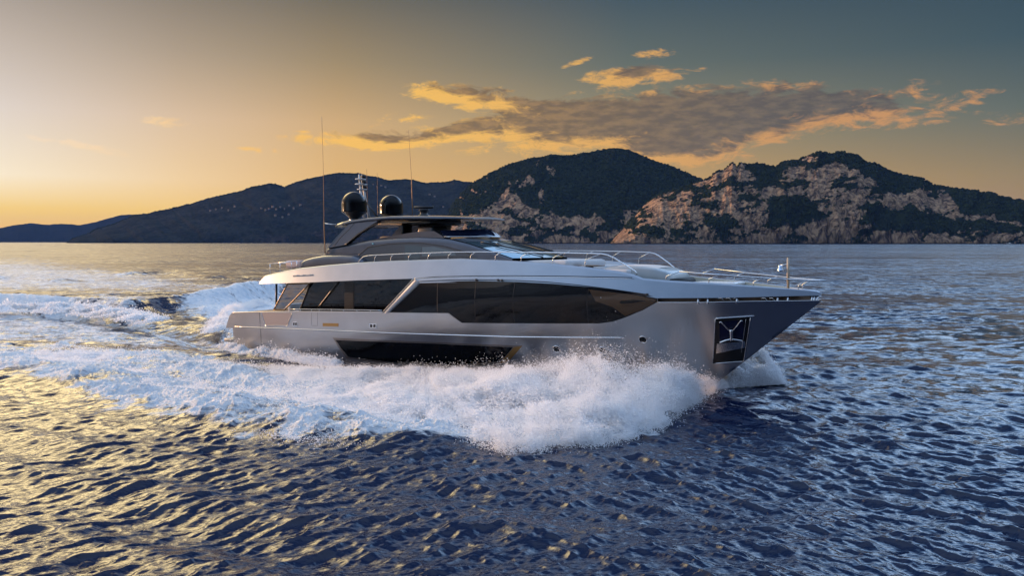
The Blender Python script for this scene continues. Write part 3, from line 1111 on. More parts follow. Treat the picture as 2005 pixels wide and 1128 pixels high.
# quarter behind the seam, above the platform
q = sz([(455, 612.8), (449, 619), (442, 642.5), (454.5, 642.5)], hull_b)
mb.panel([(ts[0] + 0.02, tz[0]), (q[1][0], q[1][1]), (q[2][0], q[2][1]), (ts[0] + 0.02, q[3][1])], hull_b, 0.0, 0.25, 0.1, 4)
mb.mirror()
# transom
st_ = rows[:, 0]
mb.grid(np.stack([st_, st_ * np.array([1, -1, 1])]))
hull = mb.build('hull', m_hull, Y)

def onhull(px, py, off=0.0, S=hull_b):
    p = hit(px, py, S)
    return np.array([p[0], p[1] - off, p[2]])


def line_on(pts, S=hull_b, off=0.02, dense=14):
    out = []
    pts = np.array(pts, float)
    for a, b_ in zip(pts[:-1], pts[1:]):
        for t in np.linspace(0, 1, dense, endpoint=False):
            p = a + (b_ - a) * t
            out.append(onhull(p[0], p[1], off, S))
    out.append(onhull(pts[-1][0], pts[-1][1], off, S))
    return np.array(out)


# spray rail stripe
mb = MB(); mb.tube(line_on([(460, 639.8), (620, 646.3), (780, 653), (1009, 660), (1120, 661), (1224, 661.3)], off=0.012, dense=10), 0.036, 8).build('rub_rail', m_chrome, Y)
# gunwale trims
MB().tube(line_on([(454, 612.4), (507, 611), (586, 610.4), (680, 610.9), (749, 611.6)], off=-0.06), 0.035).build('gunwale_cap', m_hull, Y)
MB().tube(line_on([(1286, 592.3), (1380, 592.2), (1479, 590.2), (1560, 589.3), (1604, 588.6)], off=0.0), 0.022).build('gunwale_trim', m_chrome, Y)
# seams and gates
MB().tube(line_on([(508, 611.6), (509.5, 640), (512, 678)], off=0.0), 0.012).build('hull_seam', m_black, Y)
gp = sz([(511.8, 613), (572.6, 613), (562.5, 637.5), (519.6, 637.5)], hull_b)
g = MB().panel(gp, hull_b, 0.012, 0.05, 0.25, 4).build('gate_panel', simple('gate_paint', (0.33, 0.30, 0.30), 0.45, 0.5, 0.2), Y)
MB().tube(line_on([(511.8, 613), (519.6, 637.5), (562.5, 637.5), (572.6, 613)], off=0.014, dense=8), 0.014).build('gate_trim', m_chrome, g)
MB().tube(line_on([(610, 612), (610, 638), (621.7, 638), (621.7, 612)], off=0.0, dense=6), 0.008).build('boarding_gate', m_black, Y)
sp_ = sz([(632, 632.8), (663, 633.4), (663, 639.6), (632, 639)], hull_b)
MB().panel(sp_, hull_b, 0.01, 0.05, 0.2, 3).build('bronze_slot', m_amber, Y)
for (x0, y0, x1, y1) in ((573.5, 630, 582.5, 639), (723.5, 634, 737.5, 642.8)):
    fp = sz([(x0, y0), (x1, y0), (x1, y1), (x0, y1)], hull_b)
    f = MB().panel(fp, hull_b, 0.02, 0.06, 0.1, 3).build('fairlead', m_chrome, Y)
    mb = MB()
    w3 = (x1 - x0) / 3
    for k in range(2):
        a = x0 + w3 * (0.35 + k * 1.35)
        mb.panel(sz([(a, y0 + 1.5), (a + w3 * .9, y0 + 1.5), (a + w3 * .9, y1 - 1.5), (a, y1 - 1.5)], hull_b), hull_b, 0.03, 0.03, 0.1, 3)
    mb.build('opening', m_black, f)

# lower window with its frame
ow = sz([(651.6, 661.4), (840, 669.3), (1023.7, 677), (1007, 696), (998, 706), (988, 712), (884, 720), (811, 717.3), (679, 702.3)], hull_b)
fr_w = MB().panel(ow, hull_b, 0.012, 0.05, 0.4, 6).build('hull_window', simple('window_frame_paint', (0.30, 0.27, 0.25), 0.3, 0.8, 0.3), Y)
gw = sz([(657, 666), (840, 672.8), (1005, 680.2), (990, 698), (978, 708), (884, 716), (811, 714), (683, 699.5)], hull_b)
MB().panel(gw, hull_b, 0.020, 0.03, 0.4, 6).build('pane', m_glass, fr_w)
bev = sz([(1023.2, 677.4), (1006, 697), (998, 706), (988, 711.7), (977, 711), (981, 708), (991.5, 698), (1006.5, 680.2)], hull_b)
MB().panel(bev, hull_b, 0.03, 0.03, 0.1, 4).build('bevel', m_amber, fr_w)  # copper light on the slanted front edge put into its colour

# portholes
for (px, py, r) in ((1258.8, 665, 9.3), (1090, 683.7, 8.6), (1179, 686, 8.6)):
    c = onhull(px, py)
    e = 0.1
    du = onhull(px + 4, py) - c; dv = onhull(px, py - 4) - c
    du /= np.linalg.norm(du); dv = dv - du * (dv @ du); dv /= np.linalg.norm(dv)
    nrm = np.cross(du, dv); nrm = nrm if nrm[1] < 0 else -nrm
    R_ = 0.205
    an = np.linspace(0, 2 * math.pi, 33)
    ringp = c + nrm * 0.012 + R_ * (np.cos(an)[:, None] * du + np.sin(an)[:, None] * dv)
    pr = MB().tube(ringp, 0.034, 8, False).build('porthole', m_chrome, Y)
    disc = [c + nrm * 0.02] + list(c + nrm * 0.02 + (R_ - 0.01) * (np.cos(an[:-1])[:, None] * du + np.sin(an[:-1])[:, None] * dv))
    MB().add(disc, None, [[0, 1 + j, 1 + (j + 1) % 32] for j in range(32)]).build('pane', m_glass, pr)

# swim platform
mb = MB(); mb.box((0.62, 0, 0.42), (1.25, 7.3, 0.26), 0.06)
sw = mb.build('swim_platform', m_grey, Y)
mb = MB()
for yy in (-3.5, -3.15, -2.8):
    mb.tube([(0.12, yy, 0.54), (0.12, yy, 0.86)], 0.022)
mb.tube([(0.12, -3.55, 0.86), (0.12, -2.7, 0.86)], 0.028)
mb.tube([(0.12, -3.55, 0.70), (0.12, -2.7, 0.70)], 0.022)
mb.build('platform_rail', m_chrome, sw)

# anchor pocket
pk = MB().panel(sz([(1401, 624), (1471, 619.6), (1456.7, 707.7), (1396, 712)], hull_b), hull_b, 0.006, 0.02, 0.15, 6).build('anchor_pocket', m_black, Y)
mb = MB()
mb.tube(line_on([(1477.6, 619), (1401, 624)], off=0.03), 0.036)
mb.tube(line_on([(1401, 624), (1396, 712), (1456.7, 707.7), (1470, 622)], off=0.03, dense=8), 0.024)
mb.tube(line_on([(1461, 625), (1452, 690)], off=0.03, dense=8), 0.012)
mb.build('frame', m_chrome, pk)
MB().panel(sz([(1404, 673.5), (1459.5, 668.5), (1459, 681), (1402.5, 692.5)], hull_b), hull_b, 0.03, 0.02, 0.15, 4).build('guard_plate', simple('scuffed_steel', (0.75, 0.75, 0.73), 0.22, 1.0, 0, 0.25, 6), pk)
MB().panel(sz([(1409, 630), (1456, 627), (1456, 664), (1409, 666)], hull_b), hull_b, 0.016, 0.01, 0.15, 4).build('backplate', simple('deep_blue_backing', (0.012, 0.014, 0.05), 0.25, 0.3), pk)
mb = MB()
mb.tube(line_on([(1433.5, 645), (1434, 667)], off=0.13, dense=6), [0.10] * 3 + [0.085] * 4, 10)
mb.tube(line_on([(1431, 648), (1414, 630), (1411, 631.5)], off=0.16, dense=5), 0.032)
mb.tube(line_on([(1437, 648), (1453, 627.5), (1456, 628.5)], off=0.16, dense=5), 0.032)
mb.tube(line_on([(1436, 648), (1447, 637)], off=0.2, dense=5), 0.02)
mb.tube(line_on([(1433, 664), (1422, 666.5), (1411.5, 670.5)], off=0.16, dense=5), 0.055)
mb.tube(line_on([(1435, 664), (1446, 665.5), (1456, 667.5)], off=0.16, dense=5), 0.055)
mb.build('anchor', m_chrome, pk)

# ---- glass band along the hull
WIN_TOP = [(819, 555), (855, 554), (931, 553), (1009, 555), (1080, 558.8), (1157, 565.8), (1238, 575), (1285, 585)]
WIN_BOT = [(1285, 593), (1259.4, 607.5), (1224, 622), (1200, 630), (1173, 634), (904, 633), (878, 614), (759, 612.4)]
wp = sz(WIN_TOP + WIN_BOT, hull_b)
lo = [(p[0], p[1] - 0.05) for p in wp[len(WIN_TOP):]]
hi = [(p[0], p[1] + 0.08) for p in wp[:len(WIN_TOP)]]
mw = MB().panel(hi + lo, hull_b, -0.035, 0.05, 0.35, 8).build('main_window', m_glass, Y)
for x, yt, yb in ((856, 555, 612), (931, 554, 632), (1007, 556, 632), (1151.7, 566, 633)):
    mm = MB().panel(sz([(x - .6, yt), (x + .6, yt), (x + .6, yb), (x - .6, yb)], hull_b), hull_b, -0.028, 0.02, 0.05, 5)
    mm.build('mullion', simple('glass_joint', (0.012, 0.011, 0.011), 0.5), mw)
# warm lining seen through the forward end of the glass
lin_p = sz([(1152, 567), (1238, 577), (1283, 587), (1283, 592), (1258, 606), (1224, 619), (1200, 602), (1166, 590)], hull_b)
MB().panel(lin_p, hull_b, -0.029, 0.015, 0.2, 5).build('window_lining', simple('bronze_glass', (0.075, 0.042, 0.02), 0.08, 0.0, 0.0, spec=0.5), mw)

# ---- upper band: overhang, bulwark, bow rim
BLOW = [(507, 556), (560, 554.4), (609, 553), (700, 549), (809, 545.7), (819.5, 554.5), (855, 553.6), (931, 552.5), (980, 553), (1009, 554.6), (1080, 558.4), (1157, 565.4), (1238, 574.6), (1285, 584), (1420, 583.3), (1559, 579.7), (1609, 578.7)]
BTOP = [(507, 555), (512, 547), (519, 540), (540, 535), (567, 529.6), (586, 526), (640, 520), (702, 514.6), (760, 511.4), (820, 509.5), (900, 507), (970, 510), (1020, 512.6), (1081.5, 517), (1145, 523.4), (1209, 531.7), (1240, 538.5), (1258, 546), (1304, 550), (1387.6, 554.8), (1474.4, 560.8), (1563, 567.4), (1599, 570.7), (1608, 575)]
bl = np.array(sz(BLOW, band_b)); bt = np.array(sz(BTOP, band_b))


def mono(a):
    keep = [0]
    for i in range(1, len(a)):
        if a[i, 0] > a[keep[-1], 0] + 1e-3:
            keep.append(i)
    return a[keep]


bl, bt = mono(bl), mono(bt)
END_S = TIP_S - 0.02
bl[-1, 0] = END_S; bt[-1, 0] = END_S
S0 = max(bl[0, 0], bt[0, 0])
cs = np.unique(np.concatenate([np.linspace(S0, END_S, 160), bl[1:-1, 0], bt[1:-1, 0], S0 + np.geomspace(.01, .6, 8), END_S - np.geomspace(.01, 1.5, 10)]))
cs = cs[(cs >= S0) & (cs <= END_S)]
BZ0 = np.interp(cs, bl[:, 0], bl[:, 1]); BZ1 = np.interp(cs, bt[:, 0], bt[:, 1])
BZ1 = np.maximum(BZ1, BZ0 + 0.02)


def band_top(s):
    return np.interp(s, cs, BZ1)


def band_bot(s):
    return np.interp(s, cs, BZ0)


mb = MB()
rws = []
for u in np.linspace(0, 1, 12):
    z = BZ0 + (BZ1 - BZ0) * u
    rws.append(np.stack([cs, -band_b(cs, z), z], 1))
# rounded cap, then the inner face down to the deck
cap = rws[-1].copy(); cap[:, 1] = np.minimum(cap[:, 1] + 0.06, -0.012); cap[:, 2] += 0.025
cap2 = rws[-1].copy(); cap2[:, 1] = np.minimum(cap2[:, 1] + 0.16, -0.008)
INZ = np.where(cs < 31.5, 0.45, 0.75)
inn = cap2.copy(); inn[:, 2] = np.maximum(inn[:, 2] - INZ, BZ0 + 0.01)
inn[:, 1] = np.minimum(inn[:, 1] + 0.03, -0.006)
mb.grid(np.array(rws + [cap, cap2, inn]))
und = rws[0].copy(); und[:, 1] = np.minimum(und[:, 1] + 0.9, -0.004); und[:, 2] += 0.015
mb.grid(np.stack([und, rws[0]]))
mb.mirror()
band = mb.build('upper_bulwark', m_paint, Y)
# inner skin towards the bow shows cream
mb = MB()
k = cs > 31.6
sk = cap2[k].copy(); sk[:, 1] = np.minimum(sk[:, 1] + 0.012, -0.004); sk[:, 2] -= 0.01
sk2 = inn[k].copy(); sk2[:, 1] = np.minimum(sk2[:, 1] + 0.05, -0.004); sk2[:, 2] += 0.02
mb.grid(np.stack([sk, sk2]))
pair(mb, 'bulwark_lining', m_cream, band)
# groove, gutter rail and small fittings on the band
MB().tube(line_on([(812, 545.6), (855, 542), (931, 540.4), (1009, 540), (1120, 541.2), (1238, 543.7)], band_b, 0.0, 10), 0.022).build('groove', m_black, band)
MB().tube(line_on([(809.6, 545.4), (855, 543.9), (931, 542.2), (1009, 541.8), (1120, 543), (1242, 546)], band_b, 0.01, 10), 0.014).build('groove_trim', m_chrome, band)
gr = MB().tube(line_on([(820, 551), (880, 548.2), (933.5, 547.7), (1009, 549), (1070, 552), (1130, 557.7), (1200, 566.5), (1267.5, 576.5)], band_b, 0.03, 10), 0.018).build('gutter_rail', m_black, band)
for px, py in ((933.5, 547.7), (976, 548.2), (983.5, 548.6), (1267.5, 576.5)):
    c = onhull(px, py, 0.05, band_b)
    MB().box(c, (0.16, 0.07, 0.10), 0.03).build('bracket', m_black, gr)

# raked pillar between the two windows
pp = sz([(809.6, 545.7), (821, 555), (762, 612.6), (749.5, 611.5)], hull_b)
pil = MB()
P4 = [onhull(*q_, off=0.0) for q_ in ((809, 545.9), (822, 554.3), (761.5, 612.8), (748.5, 612.6))]
rowsP = []
for t in np.linspace(0, 1, 9):
    a = onhull(*(np.array((809, 545.4)) + (np.array((748.5, 612.6)) - np.array((809, 545.4))) * t))
    b_ = onhull(*(np.array((823, 554.0)) + (np.array((761.5, 613.2)) - np.array((823, 554.0))) * t))
    rowsP.append([a + np.array([0, .25, 0]), a, a * .5 + b_ * .5 - np.array([0, .01, 0]), b_, b_ + np.array([0, .25, 0])])
pil.grid(np.array(rowsP))
pil.build('side_pillar', m_paint, Y)
MB().tube(line_on([(809.6, 545.7), (748.5, 612.4)], off=0.02), 0.018).build('pillar_trim', m_chrome, Y)

# ---- saloon house on the main deck
def saloon_b(s, z):
    return 3.05 + 0 * np.asarray(s, float) + 0.13 * (np.asarray(z, float) - 2.5)


sp_px = [(607, 551), (700, 546), (816, 541), (816, 545), (748, 616), (586, 616)]
spl = sz(sp_px, saloon_b)
sal = MB().panel(spl, saloon_b, 0.0, 0.10, 0.5, 5).mirror()
fwd_s = spl[2][0] - .15
sal.grid(np.array([[[fwd_s, -3.1, 2.0], [fwd_s, 3.1, 2.0]], [[fwd_s, -3.1, 4.6], [fwd_s, 3.1, 4.6]]]))
saloon = sal.build('saloon_window', m_glass, Y)
MB().tube(line_on([(609, 552), (586, 612)], saloon_b, 0.0), 0.06).build('frame', m_black, saloon)
MB().tube(line_on([(663, 553), (626, 600)], saloon_b, 0.02), 0.07).build('frame', m_black, saloon)
mb = MB()
mb.panel(sz([(674.5, 553), (693.5, 552), (693.5, 608), (674.5, 608)], saloon_b), saloon_b, 0.01, 0.03, 0.2, 3)
lv = mb.build('louvre_panel', m_black, saloon)
mb = MB()
for k in range(16):
    yk = 556 + k * 3.3
    mb.panel(sz([(675.5, yk), (692.5, yk - .2), (692.5, yk + 1.3), (675.5, yk + 1.5)], saloon_b), saloon_b, 0.035, 0.03, 0.3, 2)
mb.build('slats', simple('louvre_grey', (0.012, 0.011, 0.011), 0.6), lv)
# see-through wing aft of the saloon
def wing_b(s, z):
    return 3.45 + 0 * np.asarray(s, float)


WQ = [(534, 607.5), (561.8, 556), (609.5, 554.5), (559, 608)]
wf = line_on([(536, 607), (563.2, 556.5), (607, 555.3), (557, 607), (536, 607)], wing_b, 0.0, 8)
wing = MB().tube(wf, 0.05, 8).build('wing_window', simple('bronze_frame', (0.20, 0.135, 0.075), 0.3, 0.7), Y)
gpl = sz([(538, 605.5), (564, 558), (604, 557), (555.5, 605.5)], wing_b)
g_ = MB()
gv_ = [np.array([a, -3.45, c]) for a, c in gpl]
g_.add(gv_, [[0, 1, 2, 3]])
g_.build('pane', m_clear, wing)
MB().tube([on_y(541.3, 556, -3.3), on_y(541, 608, -3.3)], 0.07, 10).build('overhang_post', m_black, Y)

# main deck and its furniture
mb = MB()
mb.grid(np.array([[[x, yy, 1.9] for x in np.linspace(1.1, 16, 8)] for yy in (-3.6, 3.6)]))
mb.build('main_deck', m_wood, Y)
sf = MB(); sf.box((4.2, 1.0, 2.15), (1.4, 3.2, 0.5), 0.12); sf.box((3.4, 1.0, 2.5), (0.4, 3.2, 0.8), 0.12)
sf.build('cockpit_sofa', m_cushion, Y)
# bulwark rail
top = line_on([(567.5, 605.4), (640, 606), (700, 607), (748, 608)], lambda s, z: hull_b(s, z) - 0.12, 0.0, 6)
rl = MB().tube(top, 0.026)
rail_o = rl.build('bulwark_rail', m_chrome, Y)
for px, yt in ((588, 605.6), (610, 605.8), (625, 605.9), (649, 606.2), (673, 606.6), (699, 607), (725.5, 607.5)):
    p = hit(px, yt, lambda s, z: hull_b(s, z) - 0.12)
    MB().tube([p, p - np.array([0, 0, 0.22])], 0.02).build('stanchion', m_chrome, rail_o)

# ---- decks closed by the upper band
mb = MB()
k = (cs > S0 + 0.1) & (cs < 24.5)
zc = np.maximum(np.interp(cs[k], [4, 6, 24, 25], [4.62, 5.35, 5.55, 5.5]), BZ0[k] + 0.03)
zc = np.minimum(zc, BZ1[k] - 0.05)
hw = np.maximum(band_b(cs[k], zc) - 0.12, 0.05)
mb.grid(np.array([np.stack([cs[k], hw * f, zc + 0.05 * (1 - f * f)], 1) for f in np.linspace(-1, 1, 7)]))
zu = BZ0[k] + 0.02
hw2 = np.maximum(band_b(cs[k], zu) - 0.85, 0.05)
mb.grid(np.array([np.stack([cs[k], hw2 * f, zu], 1) for f in np.linspace(-1, 1, 3)]))
mb.build('upper_deck', m_grey, Y)
mb = MB()
k = (cs > 23.5) & (cs < 32)
zc = np.minimum(np.interp(cs[k], [23, 29, 32], [5.55, 5.2, 4.75]), BZ1[k] - 0.08)
hw = np.maximum(band_b(cs[k], zc) - 0.15, 0.05)
mb.grid(np.array([np.stack([cs[k], hw * f, zc], 1) for f in np.linspace(-1, 1, 7)]))
mb.build('foredeck', m_white, Y)
mb = MB()
k = (cs > 31.3) & (cs < END_S - .25)
zc = np.maximum(BZ1[k] - 0.66, BZ0[k] + 0.03)
hw = np.maximum(band_b(cs[k], zc) - 0.13, 0.01)
mb.grid(np.array([np.stack([cs[k], hw * f, zc], 1) for f in np.linspace(-1, 1, 7)]))
mb.build('bow_deck', m_grey, Y)

# ---- mooring gap under the bow rim
mb = MB()
k = (cs > 32.6) & (cs < END_S - .1)
sg = cs[k]
b_in = np.maximum(np.minimum(hull_b(sg, np.full(sg.shape, 3.9)), band_b(sg, band_bot(sg))) - 0.45, 0.004)
zl = np.interp(sg, ts, tz) - 0.10
zh = band_bot(sg) + 0.04
mb.grid(np.array([np.stack([sg, -b_in - 0.3 * (b_in > .05), zl], 1), np.stack([sg, -b_in, zl + 0.02], 1), np.stack([sg, -b_in, zh], 1)]))
mb.mirror()
gap = mb.build('mooring_recess', simple('lit_teak_tone', (0.34, 0.25, 0.20), 0.5, 0, 0, 0.3, 3), Y)  # recess colour lightened for lit teak and light seen through the gap
for px in (1365, 1384, 1441, 1521, 1541, 1588, 1593, 1599):
    a = onhull(px, 583.0 - max(0, px - 1420) * .025, -0.12, lambda s, z: np.minimum(hull_b(s, np.minimum(z, 3.95)), deck_b(s)))
    zb_ = np.interp(a[0], ts, tz)
    MB().tube([(a[0], a[1], zb_ - .06), (a[0], a[1], zb_ + .05), (a[0], a[1], band_bot(a[0]) + 0.03)], [0.10, 0.065, 0.07], 10).build('roller_post', m_chrome, gap)
for px in (1405, 1420, 1435, 1490, 1505):
    a = onhull(px, 586.5, -0.3)
    MB().tube([a + np.array([-.12, 0, -.05]), a + np.array([-.04, 0, .05]), a + np.array([.10, 0, .05]), a + np.array([.18, 0, -.06])], 0.03).build('cleat', m_chrome, gap)

# ---- upper deckhouse (dark coupe body)
HTOP = [(637, 497), (642, 485.6), (680, 478.6), (720, 471.6), (780, 466.7), (820, 465.5), (859, 467), (883, 469.7), (915, 477.5), (947, 488), (975, 497.5), (1003, 507.5)]
ht = mono(np.array(sz(HTOP, house_b)))
hs_ = np.linspace(ht[0, 0], ht[-1, 0], 90)
hz = np.interp(hs_, ht[:, 0], ht[:, 1])
mb = MB()
base_z = 5.25
rws = []
for u in np.linspace(0, 1, 10):
    z = base_z + (hz - base_z) * u
    rws.append(np.stack([hs_, -house_b(hs_, z), z], 1))
# rounded shoulder and roof camber
for a in (20, 45, 70):
    r = rws[9].copy(); r[:, 1] += 0.12 * math.sin(math.radians(a)); r[:, 2] += 0.05 * (1 - math.cos(math.radians(a)))
    rws.append(r)
body = MB().grid(np.array(rws)).mirror()
# aft bulkhead of the house
body.grid(np.array([rws[j][:1] * np.array([1, f, 1]) for j in (0, 9) for f in (1,)]).reshape(2, 1, 3).repeat(2, 1) * np.array([[[1, 1, 1], [1, -1, 1]]]))
kk = hs_ < 20.2
roof = rws[-1][kk]
body.grid(np.array([roof * np.array([1, f, 1]) + np.array([0, 0, 0.06 * (1 - f * f)]) for f in np.linspace(1, -1, 9)]))
house = body.build('deckhouse', m_dark, Y)
swp = sz([(703, 498), (721.7, 484.8), (759.6, 478.8), (791.6, 476.8), (827.5, 476.8), (869, 482.6), (903, 491.6), (925, 500), (940, 509), (909, 509.5), (800, 512), (705, 513)], house_b)
sw_ = MB().panel(swp, house_b, 0.006, 0.03, 0.3, 6).build('side_window', m_glass2, house)
MB().tube(line_on([(702, 500), (721.4, 484), (759.6, 478), (791.6, 476), (827.5, 476), (869, 481.8), (903, 490.8), (925, 499.4)], house_b, 0.01, 6), 0.022).build('frame', m_black, sw_)
MB().panel(sz([(793, 480), (826, 482), (822, 508), (792, 509)], house_b), house_b, 0.010, 0.02, 0.3, 4).build('pane', simple('blue_smoked_glass', (0.05, 0.075, 0.09), 0.05, spec=0.9), sw_)
MB().panel(sz([(827, 483.5), (850, 483), (889, 491.5), (893, 500), (826, 502)], house_b), house_b, 0.014, 0.02, 0.3, 4).build('pane', simple('pale_smoked_glass', (0.085, 0.12, 0.14), 0.05, spec=1.0), sw_)
MB().tube(line_on([(640, 494.5), (700, 497.5)], house_b, 0.0, 6), 0.012).build('panel_seam', m_black, house)
lt = onhull(730.5, 477.5, 0.02, house_b)
MB().box(lt, (0.12, 0.06, 0.07), 0.02).build('side_light', simple('lamp_lens', (0.35, 0.75, 0.8), 0.1), house)

# windscreen, raked and bowed
WT = np.array(on_y(883, 470, -2.66)); WB = np.array(on_y(1001, 507, -2.86))
rws = []
apx = [(883, 469.7), (915, 477.5), (947, 488), (975, 497.5), (1003, 507.5)]
edge = np.array([hit(x, y, house_b) for x, y in apx])
from_t = np.linspace(0, 1, 16)
el_ = np.array([np.interp(from_t, np.linspace(0, 1, len(edge)), edge[:, i]) for i in range(3)]).T
fy = np.linspace(-1, 1, 25)
for e_, t in zip(el_, from_t):
    w = -e_[1] - 0.05
    bulge = (0.35 + 0.75 * t)
    rws.append([[e_[0] + bulge * (1 - f * f), w * f, e_[2] + 0.05 + 0.10 * (1 - f * f) * (1 - t)] for f in fy])
rws = np.array(rws)
ws = MB().grid(rws[3:]).build('windscreen', m_screen, house)
MB().grid(rws[:4] + np.array([0, 0, 0.01])).build('coach_roof', m_paint, house)
for (f0, t0, f1, t1) in ((-0.72, 4, -0.30, 14), (-0.25, 4, 0.18, 14), (0.30, 4, 0.66, 14)):
    pts = []
    for t in np.linspace(0, 1, 10):
        ti = t0 + (t1 - t0) * t; f = f0 + (f1 - f0) * t
        i = int(ti); fi = (f + 1) / 2 * 24; j = int(fi)
        p = rws[i, j] * (1 - (fi - j)) + rws[i, min(j + 1, 24)] * (fi - j)
        pn = rws[min(i + 1, 15), j] * (1 - (fi - j)) + rws[min(i + 1, 15), min(j + 1, 24)] * (fi - j)
        pts.append(p + (pn - p) * (ti - i) + np.array([0.02, 0, 0.05]))
    pts = np.array(pts)
    w_ = MB().tube(pts, 0.035, 6)
    w_.tube(pts[2:8] + np.array([0.12, -0.10, 0.04]), 0.022, 6)
    w_.build('wiper', m_black, ws)
for f in (-0.36, 0.36):
    j = int((f + 1) / 2 * 24)
    MB().tube(rws[3:, j] + np.array([0, 0, 0.005]), 0.018, 6).build('glazing_joint', m_black, ws)

# flybridge coaming, console and screen
def fly_b(s, z):
    return 2.3 + 0 * np.asarray(s, float)


cp = sz([(716, 474), (745, 466), (790, 458), (815, 453.8), (850, 452.5), (866, 462), (872, 470), (780, 470)], fly_b)
fly, _ = pair(MB().panel(cp, fly_b, 0.0, 0.3, 0.3, 4), 'fly_coaming', m_dark, Y)
MB().box((17.6, -1.3, 7.55), (1.3, 1.5, 0.9), 0.15).build('helm_console', m_black, Y)
for yy in (-1.4, 0.4):
    st = MB(); st.box((15.9, yy, 7.45), (0.6, 0.9, 0.35), 0.12); st.box((15.55, yy, 7.85), (0.25, 0.9, 0.8), 0.1)
    st.build('helm_seat', m_black, Y)
MB().box((13.3, 0.9, 7.35), (2.6, 2.2, 0.35), 0.12).build('fly_sofa', m_cushion, Y)
fs = np.linspace(-1, 1, 21)
ft = np.array([[18.85 + 1.75 * (1 - abs(f) ** 2.4), 2.2 * f, 7.72 + 0.04 * (1 - f * f)] for f in fs])
fb_ = np.array([[19.3 + 1.95 * (1 - abs(f) ** 2.4), 2.35 * f, 7.36 - 0.02 * (1 - f * f)] for f in fs])
fw_ = MB().grid(np.array([fb_, (fb_ + ft) / 2 + np.array([.03, 0, 0.01]), ft])).build('fly_windscreen', simple('navy_glass', (0.008, 0.012, 0.03), 0.04, spec=0.8), Y)
MB().tube(fb_ + np.array([.03, 0, -.02]), 0.03).build('base_trim', m_chrome, fw_)
MB().tube([ft[13], fb_[13]], 0.03).build('edge_trim', m_chrome, fw_)

# ---- hardtop and its swept arches
HE = [(653, 441.7), (656, 438.9), (686, 430.9), (716, 426.9), (760, 423.5), (820, 423.5), (880, 425), (905, 426.3)]
he = np.array([on_y(x, y, -2.55) for x, y in HE])
nose = np.array([on_y(926, 431.5, -0.6)])
sE = np.linspace(he[0, 0], 20.9, 60)
zE = np.interp(sE, np.append(he[:, 0], 21.2), np.append(he[:, 2], 8.33))
wE = np.where(sE < 18.2, 2.6, 2.6 - 1.1 * ((sE - 18.2) / 2.8) ** 2.2)
wE = np.where(sE < 11.2, 2.6 - 0.25 * (11.2 - sE), wE)
th = np.interp(sE, [he[0, 0], 11.5, 16, 19, 20.9], [0.16, 0.30, 0.22, 0.18, 0.05])
mb = MB()
fcs = np.linspace(-1, 1, 15)
upper = np.array([np.stack([sE, wE * f, zE + 0.10 * (1 - f * f)], 1) for f in fcs])
edge_n_ = np.stack([sE, -wE - .03, zE - th * .5], 1); edge_f = edge_n_ * np.array([1, -1, 1])
lowr = np.array([np.stack([sE, (wE - 0.08) * f, zE - th + 0.05 * (1 - f * f)], 1) for f in fcs[::-1]])
mb.grid(np.concatenate([edge_n_[None], upper, edge_f[None], lowr, edge_n_[None]]))
htop = mb.build('hardtop', m_dark, Y)
MB().grid(np.array([upper[:, -1], lowr[::-1, -1]])).build('nose_trim', m_white, htop)
mb = MB()
for k in range(9):
    yy = -2.2 + k * 0.55
    mb.box((14.4 + 0.0 * k, yy, 8.30), (6.2, 0.20, 0.035))
mb.build('slats', simple('ceiling_slats', (0.55, 0.42, 0.28), 0.25, 0.6), htop)
mb = MB(); mb.box((16.6, 0, 8.28), (2.0, 3.0, 0.34), 0.1)
mb.build('ceiling_pod', m_black, htop)
for yy in (-1.35, 1.35):
    MB().tube([(16.6, yy, 7.2), (16.6, yy, 8.3)], 0.10, 12).build('pillar', m_dark, htop)
MB().box((17.0, 0, 7.75), (0.7, 1.6, 1.0), 0.1).build('mast_core', m_black, htop)


def arch_b(s, z):
    return 2.82 - 0.20 * (np.asarray(z, float) - 7.0) + 0 * np.asarray(s, float)


aw = sz([(641, 486), (655, 468), (668, 454), (684, 438.5), (700, 430.5), (716, 427.2), (742, 425.0), (738, 434), (720, 444.7), (700, 457.7), (686, 470), (674, 480)], arch_b)
ar, _ = pair(MB().panel(aw, arch_b, 0.0, 0.42, 0.12, 8), 'arch', m_dark, Y)
MB().tube(line_on([(653, 483), (668, 464), (684, 449)], arch_b, 0.004, 8), 0.014).build('panel_seam', m_black, ar)
MB().tube(line_on([(683, 449), (700, 430)], arch_b, 0.004, 8), 0.014).build('panel_seam', m_black, ar)
MB().tube(line_on([(676, 479.5), (702, 458.6), (722, 445.6), (740, 437)], arch_b, 0.0, 8), 0.04).build('inner_trim', m_black, ar)

# ---- radomes, mast, radar, whips
def radome(c, name='radome'):
    r = 0.80
    pr = [(0.02, 1.50)]
    for a in np.linspace(86, 0, 14):
        pr.append((r * math.cos(math.radians(a)), 0.70 + r * math.sin(math.radians(a))))
    pr += [(r, 0.30), (r * 1.01, 0.26), (r * 1.01, 0.20), (r * 0.98, 0.17)]
    o = MB().lathe(c, pr[::-1], 40).build(name, m_radome, Y)
    MB().lathe(c, [(0.30, -0.30), (0.30, -0.22), (0.55, 0.0), (r * 0.97, 0.175)], 32).build('base', m_black, o)
    MB().lathe(c, [(0.36, -0.34), (0.36, -0.28), (0.02, -0.28)], 20).build('foot', m_chrome, o)


